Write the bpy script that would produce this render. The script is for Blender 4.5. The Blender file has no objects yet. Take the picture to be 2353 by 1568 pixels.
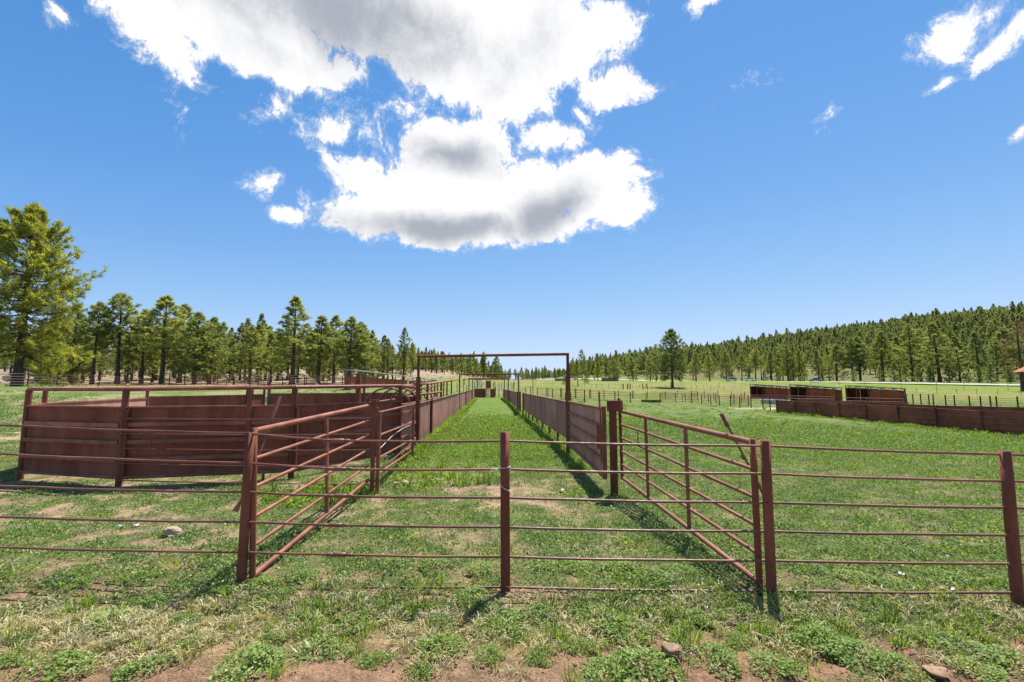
import bpy, math, random
import numpy as np
from mathutils import Vector, Matrix

# ------------------------------------------------------------------ camera
sc = bpy.context.scene
col = sc.collection
CAM_H = 1.9                      # lens height above the corral ground (m)
FPX, CX, CY, HOR = 1045.5, 1176.5, 784.0, 887.0     # lens in units of a 2353 px wide frame
PITCH = math.atan((HOR - CY) / FPX)
cam_d = bpy.data.cameras.new('camera')
cam_d.sensor_width = 36.0
cam_d.lens = 36.0 * FPX / 2353.0
cam_d.clip_start, cam_d.clip_end = 0.05, 6000
cam = bpy.data.objects.new('camera', cam_d)
col.objects.link(cam)
cam.location = (0, 0, CAM_H)
cam.rotation_euler = (math.pi / 2 + PITCH, 0, 0)
sc.camera = cam
sc.render.resolution_x, sc.render.resolution_y = 1024, 682
sc.view_settings.view_transform = 'Standard'
sc.view_settings.look = 'None'
sc.view_settings.gamma = 1.0
sc.view_settings.use_curve_mapping = False
sc.view_settings.exposure = 0.85
sc.cycles.max_bounces = 6
sc.cycles.diffuse_bounces = 3
sc.cycles.glossy_bounces = 2
sc.cycles.transmission_bounces = 4
sc.cycles.transparent_max_bounces = 8
sc.cycles.use_denoising = True
sc.cycles.sample_clamp_indirect = 6.0
sc.cycles.use_adaptive_sampling = True
sc.cycles.adaptive_threshold = 0.015
sc.cycles.adaptive_min_samples = 8


def ray(px, py):
    """world direction seen at a pixel of the 2353 x 1568 frame"""
    u, v = (px - CX) / FPX, (CY - py) / FPX
    c, s = math.cos(PITCH), math.sin(PITCH)
    return np.array([u, c - v * s, s + v * c])


def azel(px, py):
    d = ray(px, py)
    d = d / np.linalg.norm(d)
    return math.atan2(d[0], d[1]), math.asin(d[2])


# ------------------------------------------------------------------ sun
SUN = Vector((0.22, 0.40, 1.0)).normalized()
sun_d = bpy.data.lights.new('sun', 'SUN')
sun_d.energy = 4.9
sun_d.angle = math.radians(0.53)
sun_d.color = (1.0, 0.955, 0.88)
sun = bpy.data.objects.new('sun', sun_d)
col.objects.link(sun)
sun.rotation_euler = SUN.to_track_quat('Z', 'Y').to_euler()
sun.location = SUN * 50

# ------------------------------------------------------------------ sky
world = bpy.data.worlds.new('World')
sc.world = world
world.use_nodes = True
wn, wl = world.node_tree.nodes, world.node_tree.links
wn.clear()


def W(kind, **kw):
    n = wn.new(kind)
    for k, v in kw.items():
        if k.startswith('i_'):
            n.inputs[int(k[2:])].default_value = v
        else:
            setattr(n, k, v)
    return n


def wmath(op, a, b=None, c=None, clamp=False):
    n = W('ShaderNodeMath', operation=op)
    n.use_clamp = clamp
    for i, q in enumerate((a, b, c)):
        if q is None:
            continue
        if isinstance(q, (int, float)):
            n.inputs[i].default_value = q
        else:
            wl.new(q, n.inputs[i])
    return n.outputs[0]


def wstep(v, lo, hi):
    n = W('ShaderNodeMapRange', interpolation_type='SMOOTHSTEP')
    wl.new(v, n.inputs[0])
    n.inputs[1].default_value, n.inputs[2].default_value = lo, hi
    return n.outputs[0]


sky = W('ShaderNodeTexSky', sky_type='NISHITA')
sky.sun_disc = False
sky.sun_elevation = math.asin(SUN.z)
sky.sun_rotation = math.atan2(SUN.x, SUN.y)
sky.altitude = 2100
sky.air_density, sky.dust_density, sky.ozone_density = 1.0, 0.35, 1.6
SKY_STRENGTH = 0.12
EXPO = 2 ** sc.view_settings.exposure
pre = W('ShaderNodeVectorMath', operation='SCALE')
wl.new(sky.outputs[0], pre.inputs[0])
pre.inputs['Scale'].default_value = 0.1427
cur = W('ShaderNodeRGBCurve')


def curve(i, pts):
    c = cur.mapping.curves[i]
    c.points[0].location, c.points[-1].location = pts[0], pts[-1]
    for q in pts[1:-1]:
        c.points.new(*q)


curve(0, [(0, 0), (.15, .10), (.22, .18), (.34, .315), (.6, .53), (1, .62)])
curve(1, [(0, 0), (.275, .325), (.397, .442), (.6, .60), (.9, .74), (1, .765)])
curve(2, [(0, 0), (.56, .775), (.775, .895), (1, .97)])
cur.mapping.update()
wl.new(pre.outputs[0], cur.inputs['Color'])
hs = W('ShaderNodeVectorMath', operation='SCALE')
wl.new(cur.outputs[0], hs.inputs[0])
hs.inputs['Scale'].default_value = 1 / (SKY_STRENGTH * EXPO)

tc = W('ShaderNodeTexCoord')
sep = W('ShaderNodeSeparateXYZ')
wl.new(tc.outputs['Generated'], sep.inputs[0])
az = wmath('ARCTAN2', sep.outputs[0], sep.outputs[1])
el = wmath('ARCSINE', sep.outputs[2])
comb = W('ShaderNodeCombineXYZ')
wl.new(az, comb.inputs[0])
wl.new(el, comb.inputs[1])
# domain warp so that cloud rims billow
nw = W('ShaderNodeTexNoise')
nw.inputs['Scale'].default_value = 7.0
nw.inputs['Detail'].default_value = 3.0
wl.new(comb.outputs[0], nw.inputs['Vector'])
wsub = W('ShaderNodeVectorMath', operation='SUBTRACT')
wl.new(nw.outputs['Color'], wsub.inputs[0])
wsub.inputs[1].default_value = (0.5, 0.5, 0.5)
wsc = W('ShaderNodeVectorMath', operation='SCALE')
wl.new(wsub.outputs[0], wsc.inputs[0])
wsc.inputs['Scale'].default_value = 0.06
wadd = W('ShaderNodeVectorMath', operation='ADD')
wl.new(comb.outputs[0], wadd.inputs[0])
wl.new(wsc.outputs[0], wadd.inputs[1])
PW = wadd.outputs[0]


def blobs(items):
    """soft union of tilted ellipses in azimuth / elevation"""
    out = None
    for (px, py, rx, ry, rot, gain) in items:
        a, e = azel(px, py)
        ax = abs(azel(px + rx, py)[0] - azel(px - rx, py)[0]) / 2
        ey = abs(azel(px, py - ry)[1] - azel(px, py + ry)[1]) / 2
        m = W('ShaderNodeMapping', vector_type='TEXTURE')
        m.inputs['Location'].default_value = (a, e, 0)
        m.inputs['Rotation'].default_value = (0, 0, math.radians(rot))
        m.inputs['Scale'].default_value = (ax, ey, 1)
        wl.new(PW, m.inputs['Vector'])
        ln = W('ShaderNodeVectorMath', operation='LENGTH')
        wl.new(m.outputs[0], ln.inputs[0])
        f = wmath('SUBTRACT', 1.0, ln.outputs['Value'])
        f = wmath('MULTIPLY', f, gain)
        out = f if out is None else wmath('SMOOTH_MAX', out, f, 0.12)
    return out


cover = blobs([
    (760, -90, 640, 230, 0, 3.0), (340, 40, 170, 90, -22, 1.1), (1130, 90, 330, 170, 0, 2.6), (560, 50, 330, 120, -10, 2.2),
    (1170, 220, 140, 90, 0, 1.4), (1400, 205, 100, 45, 0, .9), (640, 100, 220, 90, -8, 1.6), (430, 140, 70, 34, -20, .7),
    (140, 22, 44, 34, -40, .7), (1400, 70, 90, 80, 0, 1.2), (1330, 265, 45, 20, -25, .5),
    (1045, 335, 150, 85, 0, 1.7), (1270, 325, 90, 46, 0, 1.0), (1090, 440, 350, 85, 0, 1.8), (1050, 505, 350, 72, 0, 2.2),
    (1355, 425, 140, 85, 0, 1.8), (1440, 465, 75, 48, 0, 1.2), (840, 400, 110, 60, 0, 1.1), (770, 305, 48, 34, 10, .5),
    (895, 230, 60, 60, 30, .14), (960, 205, 60, 50, 0, .12), (820, 260, 50, 30, 0, .12), (690, 265, 40, 24, 0, .06),
    (592, 422, 66, 24, 12, .62), (664, 486, 46, 22, 4, .72),
    (2190, 88, 124, 64, 24, .85), (2300, 100, 120, 36, 32, .8), (2150, 203, 44, 18, 10, .42), (1905, 260, 28, 48, 0, .42),
    (1742, 183, 38, 20, 15, .24), (1622, 2, 54, 24, 0, .7), (2350, 290, 18, 30, -30, .55),
])
nz = W('ShaderNodeTexNoise')
nz.inputs['Scale'].default_value = 13.0
nz.inputs['Detail'].default_value = 8.0
nz.inputs['Roughness'].default_value = 0.74
nz.inputs['Distortion'].default_value = 0.25
wl.new(PW, nz.inputs['Vector'])
nb = W('ShaderNodeTexNoise')
nb.inputs['Scale'].default_value = 4.0
nb.inputs['Detail'].default_value = 2.0
wl.new(PW, nb.inputs['Vector'])
# the same kind of broken cumulus goes on outside the picture
outside = wmath('MAXIMUM', wstep(wmath('ABSOLUTE', az), 0.95, 1.2), wstep(el, 0.78, 0.95))
wide = W('ShaderNodeTexNoise')
wide.inputs['Scale'].default_value = 2.4
wide.inputs['Detail'].default_value = 5.0
wl.new(tc.outputs['Generated'], wide.inputs['Vector'])
gen = wmath('SUBTRACT', wmath('MULTIPLY', wide.outputs[0], 3.2), 1.95)
gen = wmath('MULTIPLY', gen, wstep(el, 0.12, 0.3))
gen = wmath('ADD', gen, wmath('MULTIPLY', wmath('SUBTRACT', 1.0, outside), -2.0))
dens = wmath('MAXIMUM', cover, gen)
dens = wmath('MAXIMUM', dens, -1.5)
fine = wmath('MULTIPLY', wmath('SUBTRACT', nz.outputs[0], 0.5), 2.9)
dens2 = wmath('ADD', dens, fine)
alpha = wmath('MAXIMUM', wstep(dens2, 0.05, 0.40), wmath('MULTIPLY', wstep(dens2, -0.10, 0.25), 0.28))
shade = blobs([
    (700, -10, 520, 170, -4, 1.7), (960, 50, 240, 110, -16, 1.1), (1040, 352, 125, 56, 0, 1.9), (1000, 522, 310, 48, 0, 2.1), (1270, 480, 150, 64, 25, 1.9),
    (620, 110, 170, 55, -10, .7), (1180, 160, 120, 70, 30, .4), (1130, 540, 160, 26, 8, 1.0),
])
shade = wmath('ADD', wmath('MAXIMUM', shade, -0.6), wmath('MULTIPLY', wmath('SUBTRACT', nb.outputs[0], 0.5), 2.2))
shade = wmath('ADD', shade, wmath('MULTIPLY', wmath('SUBTRACT', nz.outputs[0], 0.5), -2.0))
grey = wmath('MULTIPLY', wstep(shade, -0.30, 1.75), 1.0)
cc = W('ShaderNodeMix', data_type='RGBA')
wl.new(grey, cc.inputs[0])
WHITE = 1.0 / (SKY_STRENGTH * EXPO)
cc.inputs[6].default_value = (1.02 * WHITE, 1.02 * WHITE, 1.03 * WHITE, 1)
cc.inputs[7].default_value = (0.42 * WHITE, 0.46 * WHITE, 0.53 * WHITE, 1)
mixc = W('ShaderNodeMix', data_type='RGBA')
wl.new(alpha, mixc.inputs[0])
wl.new(hs.outputs[0], mixc.inputs[6])
wl.new(cc.outputs[2], mixc.inputs[7])
bg = W('ShaderNodeBackground')
bg.inputs[1].default_value = SKY_STRENGTH
wl.new(mixc.outputs[2], bg.inputs[0])
wo = W('ShaderNodeOutputWorld')
wl.new(bg.outputs[0], wo.inputs[0])
world.cycles.sampling_method = 'MANUAL'
world.cycles.sample_map_resolution = 256

# ------------------------------------------------------------------ noise and terrain
def _hash(ix, iy, seed):
    h = (ix.astype(np.int64) * 374761393 + iy.astype(np.int64) * 668265263 + seed * 974634777) & 0xFFFFFFFF
    h = ((h ^ (h >> 13)) * 1274126177) & 0xFFFFFFFF
    return ((h ^ (h >> 16)) & 0xFFFF) / 65535.0


def vnoise(x, y, seed=0):
    x, y = np.asarray(x, float), np.asarray(y, float)
    ix, iy = np.floor(x), np.floor(y)
    fx, fy = x - ix, y - iy
    fx, fy = fx * fx * (3 - 2 * fx), fy * fy * (3 - 2 * fy)
    a, b = _hash(ix, iy, seed), _hash(ix + 1, iy, seed)
    c, d = _hash(ix, iy + 1, seed), _hash(ix + 1, iy + 1, seed)
    return (a * (1 - fx) + b * fx) * (1 - fy) + (c * (1 - fx) + d * fx) * fy


def fbm(x, y, oct=4, seed=0, rough=0.5):
    t, amp, s = 0, 1.0, 0
    for i in range(oct):
        t = t + amp * vnoise(np.asarray(x) * 2 ** i, np.asarray(y) * 2 ** i, seed + i * 17)
        s += amp
        amp *= rough
    return t / s


def ss(a, b, x):
    t = np.clip((np.asarray(x, float) - a) / (b - a), 0, 1)
    return t * t * (3 - 2 * t)


def sp(t, k=8.0):
    return k * np.logaddexp(0, np.asarray(t, float) / k)


RIDGE_X = np.array([-2000, 0, 60, 100, 180, 215, 272, 380, 496, 590, 675, 900, 2500])
RIDGE_Z = np.array([0, 0, 3, 12, 25, 27, 32, 47, 60, 69, 77, 98, 170])


def T(x, y):
    """ground height"""
    x, y = np.asarray(x, float), np.asarray(y, float)
    far = 0.037 * sp(y - 88) - 0.024 * sp(y - 190)
    right = -0.9 * ss(6, 28, x) * ss(8, 20, y) * (1 - ss(100, 180, y))
    left = 1.8 * ss(0, 1, (-x - 8) / 40 * .55 + (y - 12) / 40 * .6) * ss(5, 16, -x)
    lfar = 0.026 * sp(np.minimum(y, 420) - 95) * ss(20, 60, -x)
    k = 600.0 / np.maximum(y, 250)
    hill = np.interp(x * k, RIDGE_X, RIDGE_Z) * ss(235, 620, y + 0.10 * x)
    und = (fbm(x / 9, y / 9, 3, 5) - .5) * 0.10 * ss(9, 30, np.hypot(x, y)) * (1 + ss(40, 160, y))
    return far + right + left + lfar + hill + und


def ground_at(px, py, ymax=900):
    """where the line of sight through a frame pixel meets the ground"""
    d = ray(px, py)
    ys = np.concatenate([np.linspace(1.5, 60, 1200), np.linspace(60.2, ymax, 2200)])
    t = ys / d[1]
    z = CAM_H + d[2] * t
    h = T(d[0] * t, ys)
    i = int(np.argmax(z <= h)) if (z <= h).any() else len(ys) - 1
    return Vector((d[0] * t[i], ys[i], float(h[i])))


def Gs(sx, sy, ymax=900):
    return ground_at(sx / 1.275, sy / 1.275, ymax)


def F(px, py, Y):
    d = ray(px, py)
    t = Y / d[1]
    return Vector((d[0] * t, Y, CAM_H + d[2] * t))


def Fs(sx, sy, Y):
    return F(sx / 1.275, sy / 1.275, Y)


def depth(py, z=0.0):
    """distance at which a point of height z shows at frame row py"""
    d = ray(CX, py)
    return (z - CAM_H) / d[2] * d[1]


def on_line(px, A, B):
    """point of the plan line A-B that shows in frame column px (at eye height)"""
    d = ray(px, HOR)
    k = d[0] / d[1]
    s = (k * A[1] - A[0]) / ((B[0] - A[0]) - k * (B[1] - A[1]))
    return A[0] + s * (B[0] - A[0]), A[1] + s * (B[1] - A[1])


def gp(x, y, dz=0.0):
    return Vector((x, y, float(T(x, y)) + dz))


# ------------------------------------------------------------------ mesh helpers
class MB:
    def __init__(self):
        self.v, self.f, self.sm = [], [], []

    def add(self, verts, faces, smooth=False):
        o = len(self.v)
        self.v += [tuple(p) for p in verts]
        self.f += [tuple(i + o for i in f) for f in faces]
        self.sm += [smooth] * len(faces)
        return self

    def box(self, c, s, rz=0.0, tilt=None):
        m = Matrix.Rotation(rz, 3, 'Z')
        if tilt is not None:
            m = m @ tilt
        q = [Vector(c) + m @ Vector((x * s[0] / 2, y * s[1] / 2, z * s[2] / 2)) for z in (-1, 1) for x, y in ((-1, -1), (1, -1), (1, 1), (-1, 1))]
        return self.add(q, [(3, 2, 1, 0), (4, 5, 6, 7), (0, 1, 5, 4), (1, 2, 6, 5), (2, 3, 7, 6), (3, 0, 4, 7)])

    def bar(self, a, b, w, h):
        """rectangular bar from a to b, h measured upwards"""
        a, b = Vector(a), Vector(b)
        d = (b - a).normalized()
        s = d.cross(Vector((0, 0, 1)))
        s = Vector((1, 0, 0)) if s.length < 1e-4 else s.normalized()
        u = s.cross(d).normalized()
        q = [p + s * i * w / 2 + u * j * h / 2 for p in (a, b) for i, j in ((-1, -1), (1, -1), (1, 1), (-1, 1))]
        return self.add(q, [(3, 2, 1, 0), (4, 5, 6, 7), (0, 1, 5, 4), (1, 2, 6, 5), (2, 3, 7, 6), (3, 0, 4, 7)])

    def tube(self, pts, rad, n=10, caps=True):
        pts = [Vector(p) for p in pts]
        if not hasattr(rad, '__len__'):
            rad = [rad] * len(pts)
        base = len(self.v)
        up = Vector((0, 0, 1))
        prev = None
        vs, fs = [], []
        for i, p in enumerate(pts):
            d = (pts[min(i + 1, len(pts) - 1)] - pts[max(i - 1, 0)])
            d = d.normalized() if d.length > 1e-9 else Vector((0, 0, 1))
            if prev is None:
                s = d.cross(up)
                s = Vector((1, 0, 0)) if s.length < 1e-3 else s.normalized()
            else:
                s = (prev - d * prev.dot(d)).normalized()
            prev = s
            t = d.cross(s)
            for k in range(n):
                a = 2 * math.pi * k / n
                vs.append(p + (s * math.cos(a) + t * math.sin(a)) * rad[i])
        for i in range(len(pts) - 1):
            for k in range(n):
                k2 = (k + 1) % n
                fs.append((i * n + k, i * n + k2, (i + 1) * n + k2, (i + 1) * n + k))
        self.add(vs, fs, True)
        if caps:
            o = (len(pts) - 1) * n
            self.add([vs[k] for k in range(n)], [tuple(reversed(range(n)))])
            self.add([vs[o + k] for k in range(n)], [tuple(range(n))])
        return self

    def mesh(self, name, mat, off=(0, 0, 0)):
        me = bpy.data.meshes.new(name)
        off = Vector(off)
        me.from_pydata([tuple(Vector(p) - off) for p in self.v], [], self.f)
        me.polygons.foreach_set('use_smooth', self.sm)
        me.materials.append(mat)
        me.update()
        return me


def mesh_np(name, V, Fc, mat, smooth=False, attrs=None):
    """fast mesh from arrays; Fc (n,3) or (n,4)"""
    me = bpy.data.meshes.new(name)
    V, Fc = np.asarray(V, np.float32), np.asarray(Fc, np.int32)
    k = Fc.shape[1]
    me.vertices.add(len(V))
    me.vertices.foreach_set('co', V.ravel())
    me.loops.add(Fc.size)
    me.loops.foreach_set('vertex_index', Fc.ravel())
    me.polygons.add(len(Fc))
    me.polygons.foreach_set('loop_start', np.arange(0, Fc.size, k, dtype=np.int32))
    me.polygons.foreach_set('use_smooth', np.full(len(Fc), smooth))
    for nm, (ty, arr) in (attrs or {}).items():
        a = me.attributes.new(nm, ty, 'POINT')
        a.data.foreach_set('color' if ty == 'FLOAT_COLOR' else ('vector' if ty == 'FLOAT_VECTOR' else 'value'), np.asarray(arr).ravel())
    if mat:
        me.materials.append(mat)
    me.update(calc_edges=True)
    me.validate()
    return me


_cyl = {}


def unit_cylinder(mat, n=12):
    key = (mat.name, n)
    if key not in _cyl:
        _cyl[key] = MB().tube([(0, 0, 0), (0, 0, 1)], 1.0, n).mesh('pipe', mat)
    return _cyl[key]


class Thing:
    """an Empty at the base of a thing; parts are built in world coordinates"""

    def __init__(self, name, label, cat, loc, group=None, kind=None):
        self.loc = Vector(loc)
        o = bpy.data.objects.new(name, None)
        o.empty_display_size = 0.2
        o.location = self.loc
        col.objects.link(o)
        o['label'], o['category'] = label, cat
        if group:
            o['group'] = group
        self.root = o

    def _link(self, name, me, parent=None):
        o = bpy.data.objects.new(name, me)
        col.objects.link(o)
        o.parent = parent or self.root
        return o

    def part(self, name, mb, mat, parent=None):
        return self._link(name, mb.mesh(name, mat, self.loc), parent)

    def pipe(self, name, a, b, r, mat, n=12, parent=None):
        a, b = Vector(a), Vector(b)
        d = b - a
        o = self._link(name, unit_cylinder(mat, n), parent)
        M = Matrix.Translation(a - self.loc) @ d.to_track_quat('Z', 'Y').to_matrix().to_4x4() @ Matrix.Diagonal((r, r, d.length, 1))
        o.matrix_basis = M
        return o

    def tube(self, name, pts, r, mat, n=10, parent=None):
        return self.part(name, MB().tube(pts, r, n), mat, parent)

    def box(self, name, c, s, mat, rz=0.0, parent=None):
        return self.part(name, MB().box(c, s, rz), mat, parent)

    def bar(self, name, a, b, w, h, mat, parent=None):
        return self.part(name, MB().bar(a, b, w, h), mat, parent)


def open_pipe(a, b, r, n=16, wall=0.006, hollow=0.18):
    """pipe post with an open top: outer skin, rim and the inside of the bore"""
    a, b = Vector(a), Vector(b)
    d = (b - a).normalized()
    mb = MB()
    mb.tube([a, a.lerp(b, .35), a.lerp(b, .7), b, b, b - d * hollow], [r, r, r, r, r - wall, r - wall], n, caps=True)
    return mb


def sheet(A, B, z0, z1, pitch=0.24, dep=0.014, thick=0.005, za=None, zb=None):
    """ribbed steel sheet standing between two plan points, tops and bottoms as heights at A and B"""
    A, B = Vector((A[0], A[1], 0)), Vector((B[0], B[1], 0))
    d = B - A
    L = d.length
    d.normalize()
    nrm = Vector((d.y, -d.x, 0))
    prof = []
    n = max(1, int(round(L / pitch)))
    p = L / n
    for i in range(n):
        for f, q in ((0, 0), (.72, 0), (.78, 1), (.92, 1)):
            prof.append(((i + f) * p, q * dep))
    prof.append((L, 0))
    if dep == 0:
        prof = [(0, 0), (L, 0)]
    vs, fs = [], []
    z0 = z0 if hasattr(z0, '__len__') else (z0, z0)
    z1 = z1 if hasattr(z1, '__len__') else (z1, z1)
    for (s, q) in prof:
        t = s / L
        for off in (q + thick / 2, q - thick / 2):
            b = A + d * s + nrm * off
            vs.append((b.x, b.y, z0[0] * (1 - t) + z0[1] * t))
            vs.append((b.x, b.y, z1[0] * (1 - t) + z1[1] * t))
    for i in range(len(prof) - 1):
        a, b = i * 4, i * 4 + 4
        fs += [(a, b, b + 1, a + 1), (b + 2, a + 2, a + 3, b + 3), (a + 1, b + 1, b + 3, a + 3), (b, a, a + 2, b + 2)]
    e = (len(prof) - 1) * 4
    fs += [(2, 0, 1, 3), (e, e + 2, e + 3, e + 1)]
    return MB().add(vs, fs)


def structure(o):
    o['kind'] = 'structure'
    return o


def lone(name, me, label, cat, loc=(0, 0, 0), group=None, kind=None):
    o = bpy.data.objects.new(name, me)
    o.location = loc
    col.objects.link(o)
    if label:
        o['label'] = label
    if cat:
        o['category'] = cat
    if group:
        o['group'] = group
    if kind:
        o['kind'] = kind
    return o


# ------------------------------------------------------------------ materials
def new_mat(name):
    m = bpy.data.materials.new(name)
    m.use_nodes = True
    m.node_tree.nodes.clear()
    return m


class NT:
    def __init__(self, m):
        self.n, self.l = m.node_tree.nodes, m.node_tree.links

    def __call__(self, kind, **kw):
        n = self.n.new(kind)
        for k, v in kw.items():
            setattr(n, k, v)
        return n

    def link(self, a, b):
        self.l.new(a, b)

    def noise(self, vec, scale, detail=4, rough=.55):
        n = self('ShaderNodeTexNoise')
        n.inputs['Scale'].default_value = scale
        n.inputs['Detail'].default_value = detail
        n.inputs['Roughness'].default_value = rough
        if vec is not None:
            self.link(vec, n.inputs['Vector'])
        return n.outputs[0]

    def step(self, v, lo, hi, a=0.0, b=1.0):
        n = self('ShaderNodeMapRange', interpolation_type='SMOOTHSTEP')
        self.link(v, n.inputs[0])
        for i, q in ((1, lo), (2, hi), (3, a), (4, b)):
            n.inputs[i].default_value = q
        return n.outputs[0]

    def mix(self, f, a, b, blend='MIX'):
        n = self('ShaderNodeMix', data_type='RGBA', blend_type=blend)
        for i, q in ((0, f), (6, a), (7, b)):
            if isinstance(q, (int, float)):
                n.inputs[i].default_value = q
            elif isinstance(q, tuple):
                n.inputs[i].default_value = (*q, 1) if len(q) == 3 else q
            else:
                self.link(q, n.inputs[i])
        return n.outputs[2]

    def math(self, op, a, b=0.0):
        n = self('ShaderNodeMath', operation=op)
        for i, q in ((0, a), (1, b)):
            if isinstance(q, (int, float)):
                n.inputs[i].default_value = q
            else:
                self.link(q, n.inputs[i])
        return n.outputs[0]

    def pos(self, scale=(1, 1, 1)):
        g = self('ShaderNodeNewGeometry')
        m = self('ShaderNodeMapping')
        m.inputs['Scale'].default_value = scale
        self.link(g.outputs['Position'], m.inputs['Vector'])
        return m.outputs[0]

    def surface(self, color, rough=.6, metallic=0.0, bump=None, bstr=.3, bdist=.01, spec=.4):
        b = self('ShaderNodeBsdfPrincipled')
        if isinstance(color, tuple):
            b.inputs['Base Color'].default_value = (*color, 1)
        else:
            self.link(color, b.inputs['Base Color'])
        if isinstance(rough, (int, float)):
            b.inputs['Roughness'].default_value = rough
        else:
            self.link(rough, b.inputs['Roughness'])
        b.inputs['Metallic'].default_value = metallic
        b.inputs['Specular IOR Level'].default_value = spec
        if bump is not None:
            bn = self('ShaderNodeBump')
            bn.inputs['Strength'].default_value = bstr
            bn.inputs['Distance'].default_value = bdist
            self.link(bump, bn.inputs['Height'])
            self.link(bn.outputs[0], b.inputs['Normal'])
        return b.outputs[0]

    def out(self, s):
        o = self('ShaderNodeOutputMaterial')
        self.link(s, o.inputs[0])


def paint_mat(name, base, faded, rust, blotch=.5, streak=False, rough=.55, scale=1.0, dirt=None, spec=.22):
    m = new_mat(name)
    t = NT(m)
    p = t.pos((1, 1, 1))
    ps = t.pos((1, 1, .18)) if streak else p
    a = t.noise(ps, 3.2 * scale, 6, .6)
    b = t.noise(p, 21 * scale, 6, .62)
    c = t.noise(ps, 9 * scale, 5, .6)
    k = t.mix(t.step(a, .32, .68), base, faded)
    k = t.mix(t.step(b, .60, .70, 0, blotch), k, rust)
    k = t.mix(t.step(c, .63, .74, 0, blotch * .7), k, tuple(q * .45 for q in rust))
    fine = t.noise(p, 160 * scale, 3, .7)
    k = t.mix(t.step(fine, .35, .75, 0, .28), k, tuple(min(1, q * 1.5) for q in faded))
    oi = t('ShaderNodeObjectInfo')
    k = t.mix(1.0, k, t.mix(oi.outputs['Random'], (.84, .86, .88), (1.16, 1.15, 1.12)), 'MULTIPLY')
    big = t.noise(p, .8 * scale, 4, .6)
    k = t.mix(1.0, k, t.mix(t.step(big, .35, .65), (.82, .80, .78), (1.15, 1.18, 1.2)), 'MULTIPLY')
    if dirt:
        z = t('ShaderNodeSeparateXYZ')
        t.link(p, z.inputs[0])
        k = t.mix(t.math('MULTIPLY', t.step(z.outputs[2], dirt, 0.0), t.step(c, .35, .6)), k, (.22, .14, .09))
    r = t.step(b, .3, .7, rough, rough + .25)
    t.out(t.surface(k, r, bump=fine, bstr=.25, bdist=.002, spec=spec))
    return m


M_PIPE = paint_mat('oxide_red_pipe', (.185, .050, .026), (.275, .096, .058), (.25, .075, .02), .55, rough=.42, spec=.5)
M_POST = paint_mat('weathered_post', (.155, .043, .023), (.215, .073, .043), (.042, .018, .011), .95, streak=True)
M_DARKPOST = paint_mat('dark_rusty_post', (.085, .032, .02), (.13, .05, .03), (.05, .02, .012), .5)
M_ROD = paint_mat('rusty_rod', (.13, .042, .025), (.20, .072, .047), (.24, .07, .02), .6, rough=.36, spec=.6)
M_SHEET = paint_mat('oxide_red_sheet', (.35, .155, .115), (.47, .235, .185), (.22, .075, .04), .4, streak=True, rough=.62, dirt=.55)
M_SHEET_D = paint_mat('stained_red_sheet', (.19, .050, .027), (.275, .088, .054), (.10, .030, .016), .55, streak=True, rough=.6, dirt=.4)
M_LANE = paint_mat('lane_red_sheet', (.20, .055, .032), (.25, .078, .05), (.13, .04, .022), .15, rough=.6, scale=.5)
M_SHED = paint_mat('barn_red_sheet', (.34, .066, .028), (.38, .085, .036), (.20, .045, .02), .2, streak=True, rough=.6, scale=.6)
M_STEEL = paint_mat('grey_green_frame', (.10, .105, .085), (.15, .15, .12), (.15, .10, .07), .3)
M_ROOF = paint_mat('pale_roof_steel', (.42, .36, .32), (.50, .44, .39), (.28, .17, .11), .4, rough=.5)
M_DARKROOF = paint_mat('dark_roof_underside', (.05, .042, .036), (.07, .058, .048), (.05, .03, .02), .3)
M_GALV = paint_mat('galvanised_rail', (.42, .40, .38), (.52, .50, .48), (.26, .16, .10), .3, rough=.4)
M_WOOD = paint_mat('weathered_timber', (.16, .12, .09), (.24, .19, .14), (.08, .055, .04), .5, streak=True, rough=.8)
M_CEDAR = paint_mat('orange_brown_timber', (.30, .12, .05), (.38, .17, .075), (.14, .06, .03), .5, rough=.7)
M_STONE = paint_mat('tan_stone', (.36, .27, .17), (.46, .36, .24), (.24, .17, .11), .4, rough=.9, scale=3)
M_PALE = paint_mat('pale_stone', (.58, .54, .48), (.68, .65, .60), (.42, .36, .30), .3, rough=.9, scale=4)
M_LAVA = paint_mat('red_brown_rock', (.20, .125, .08), (.27, .175, .11), (.12, .07, .05), .5, rough=.95, scale=6)
M_CHAIN = paint_mat('dark_chain', (.06, .05, .045), (.10, .08, .07), (.12, .05, .03), .5)
M_MOSS = paint_mat('mossy_trough', (.10, .11, .035), (.15, .16, .05), (.09, .06, .03), .5, rough=.9)


def plain(name, color, rough=.5, metallic=0.0, spec=.4):
    m = new_mat(name)
    t = NT(m)
    v = t.noise(t.pos(), 6, 4)
    k = t.mix(t.step(v, .3, .7), tuple(q * .88 for q in color), tuple(min(1, q * 1.08) for q in color))
    t.out(t.surface(k, rough, metallic, spec=spec))
    return m


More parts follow.
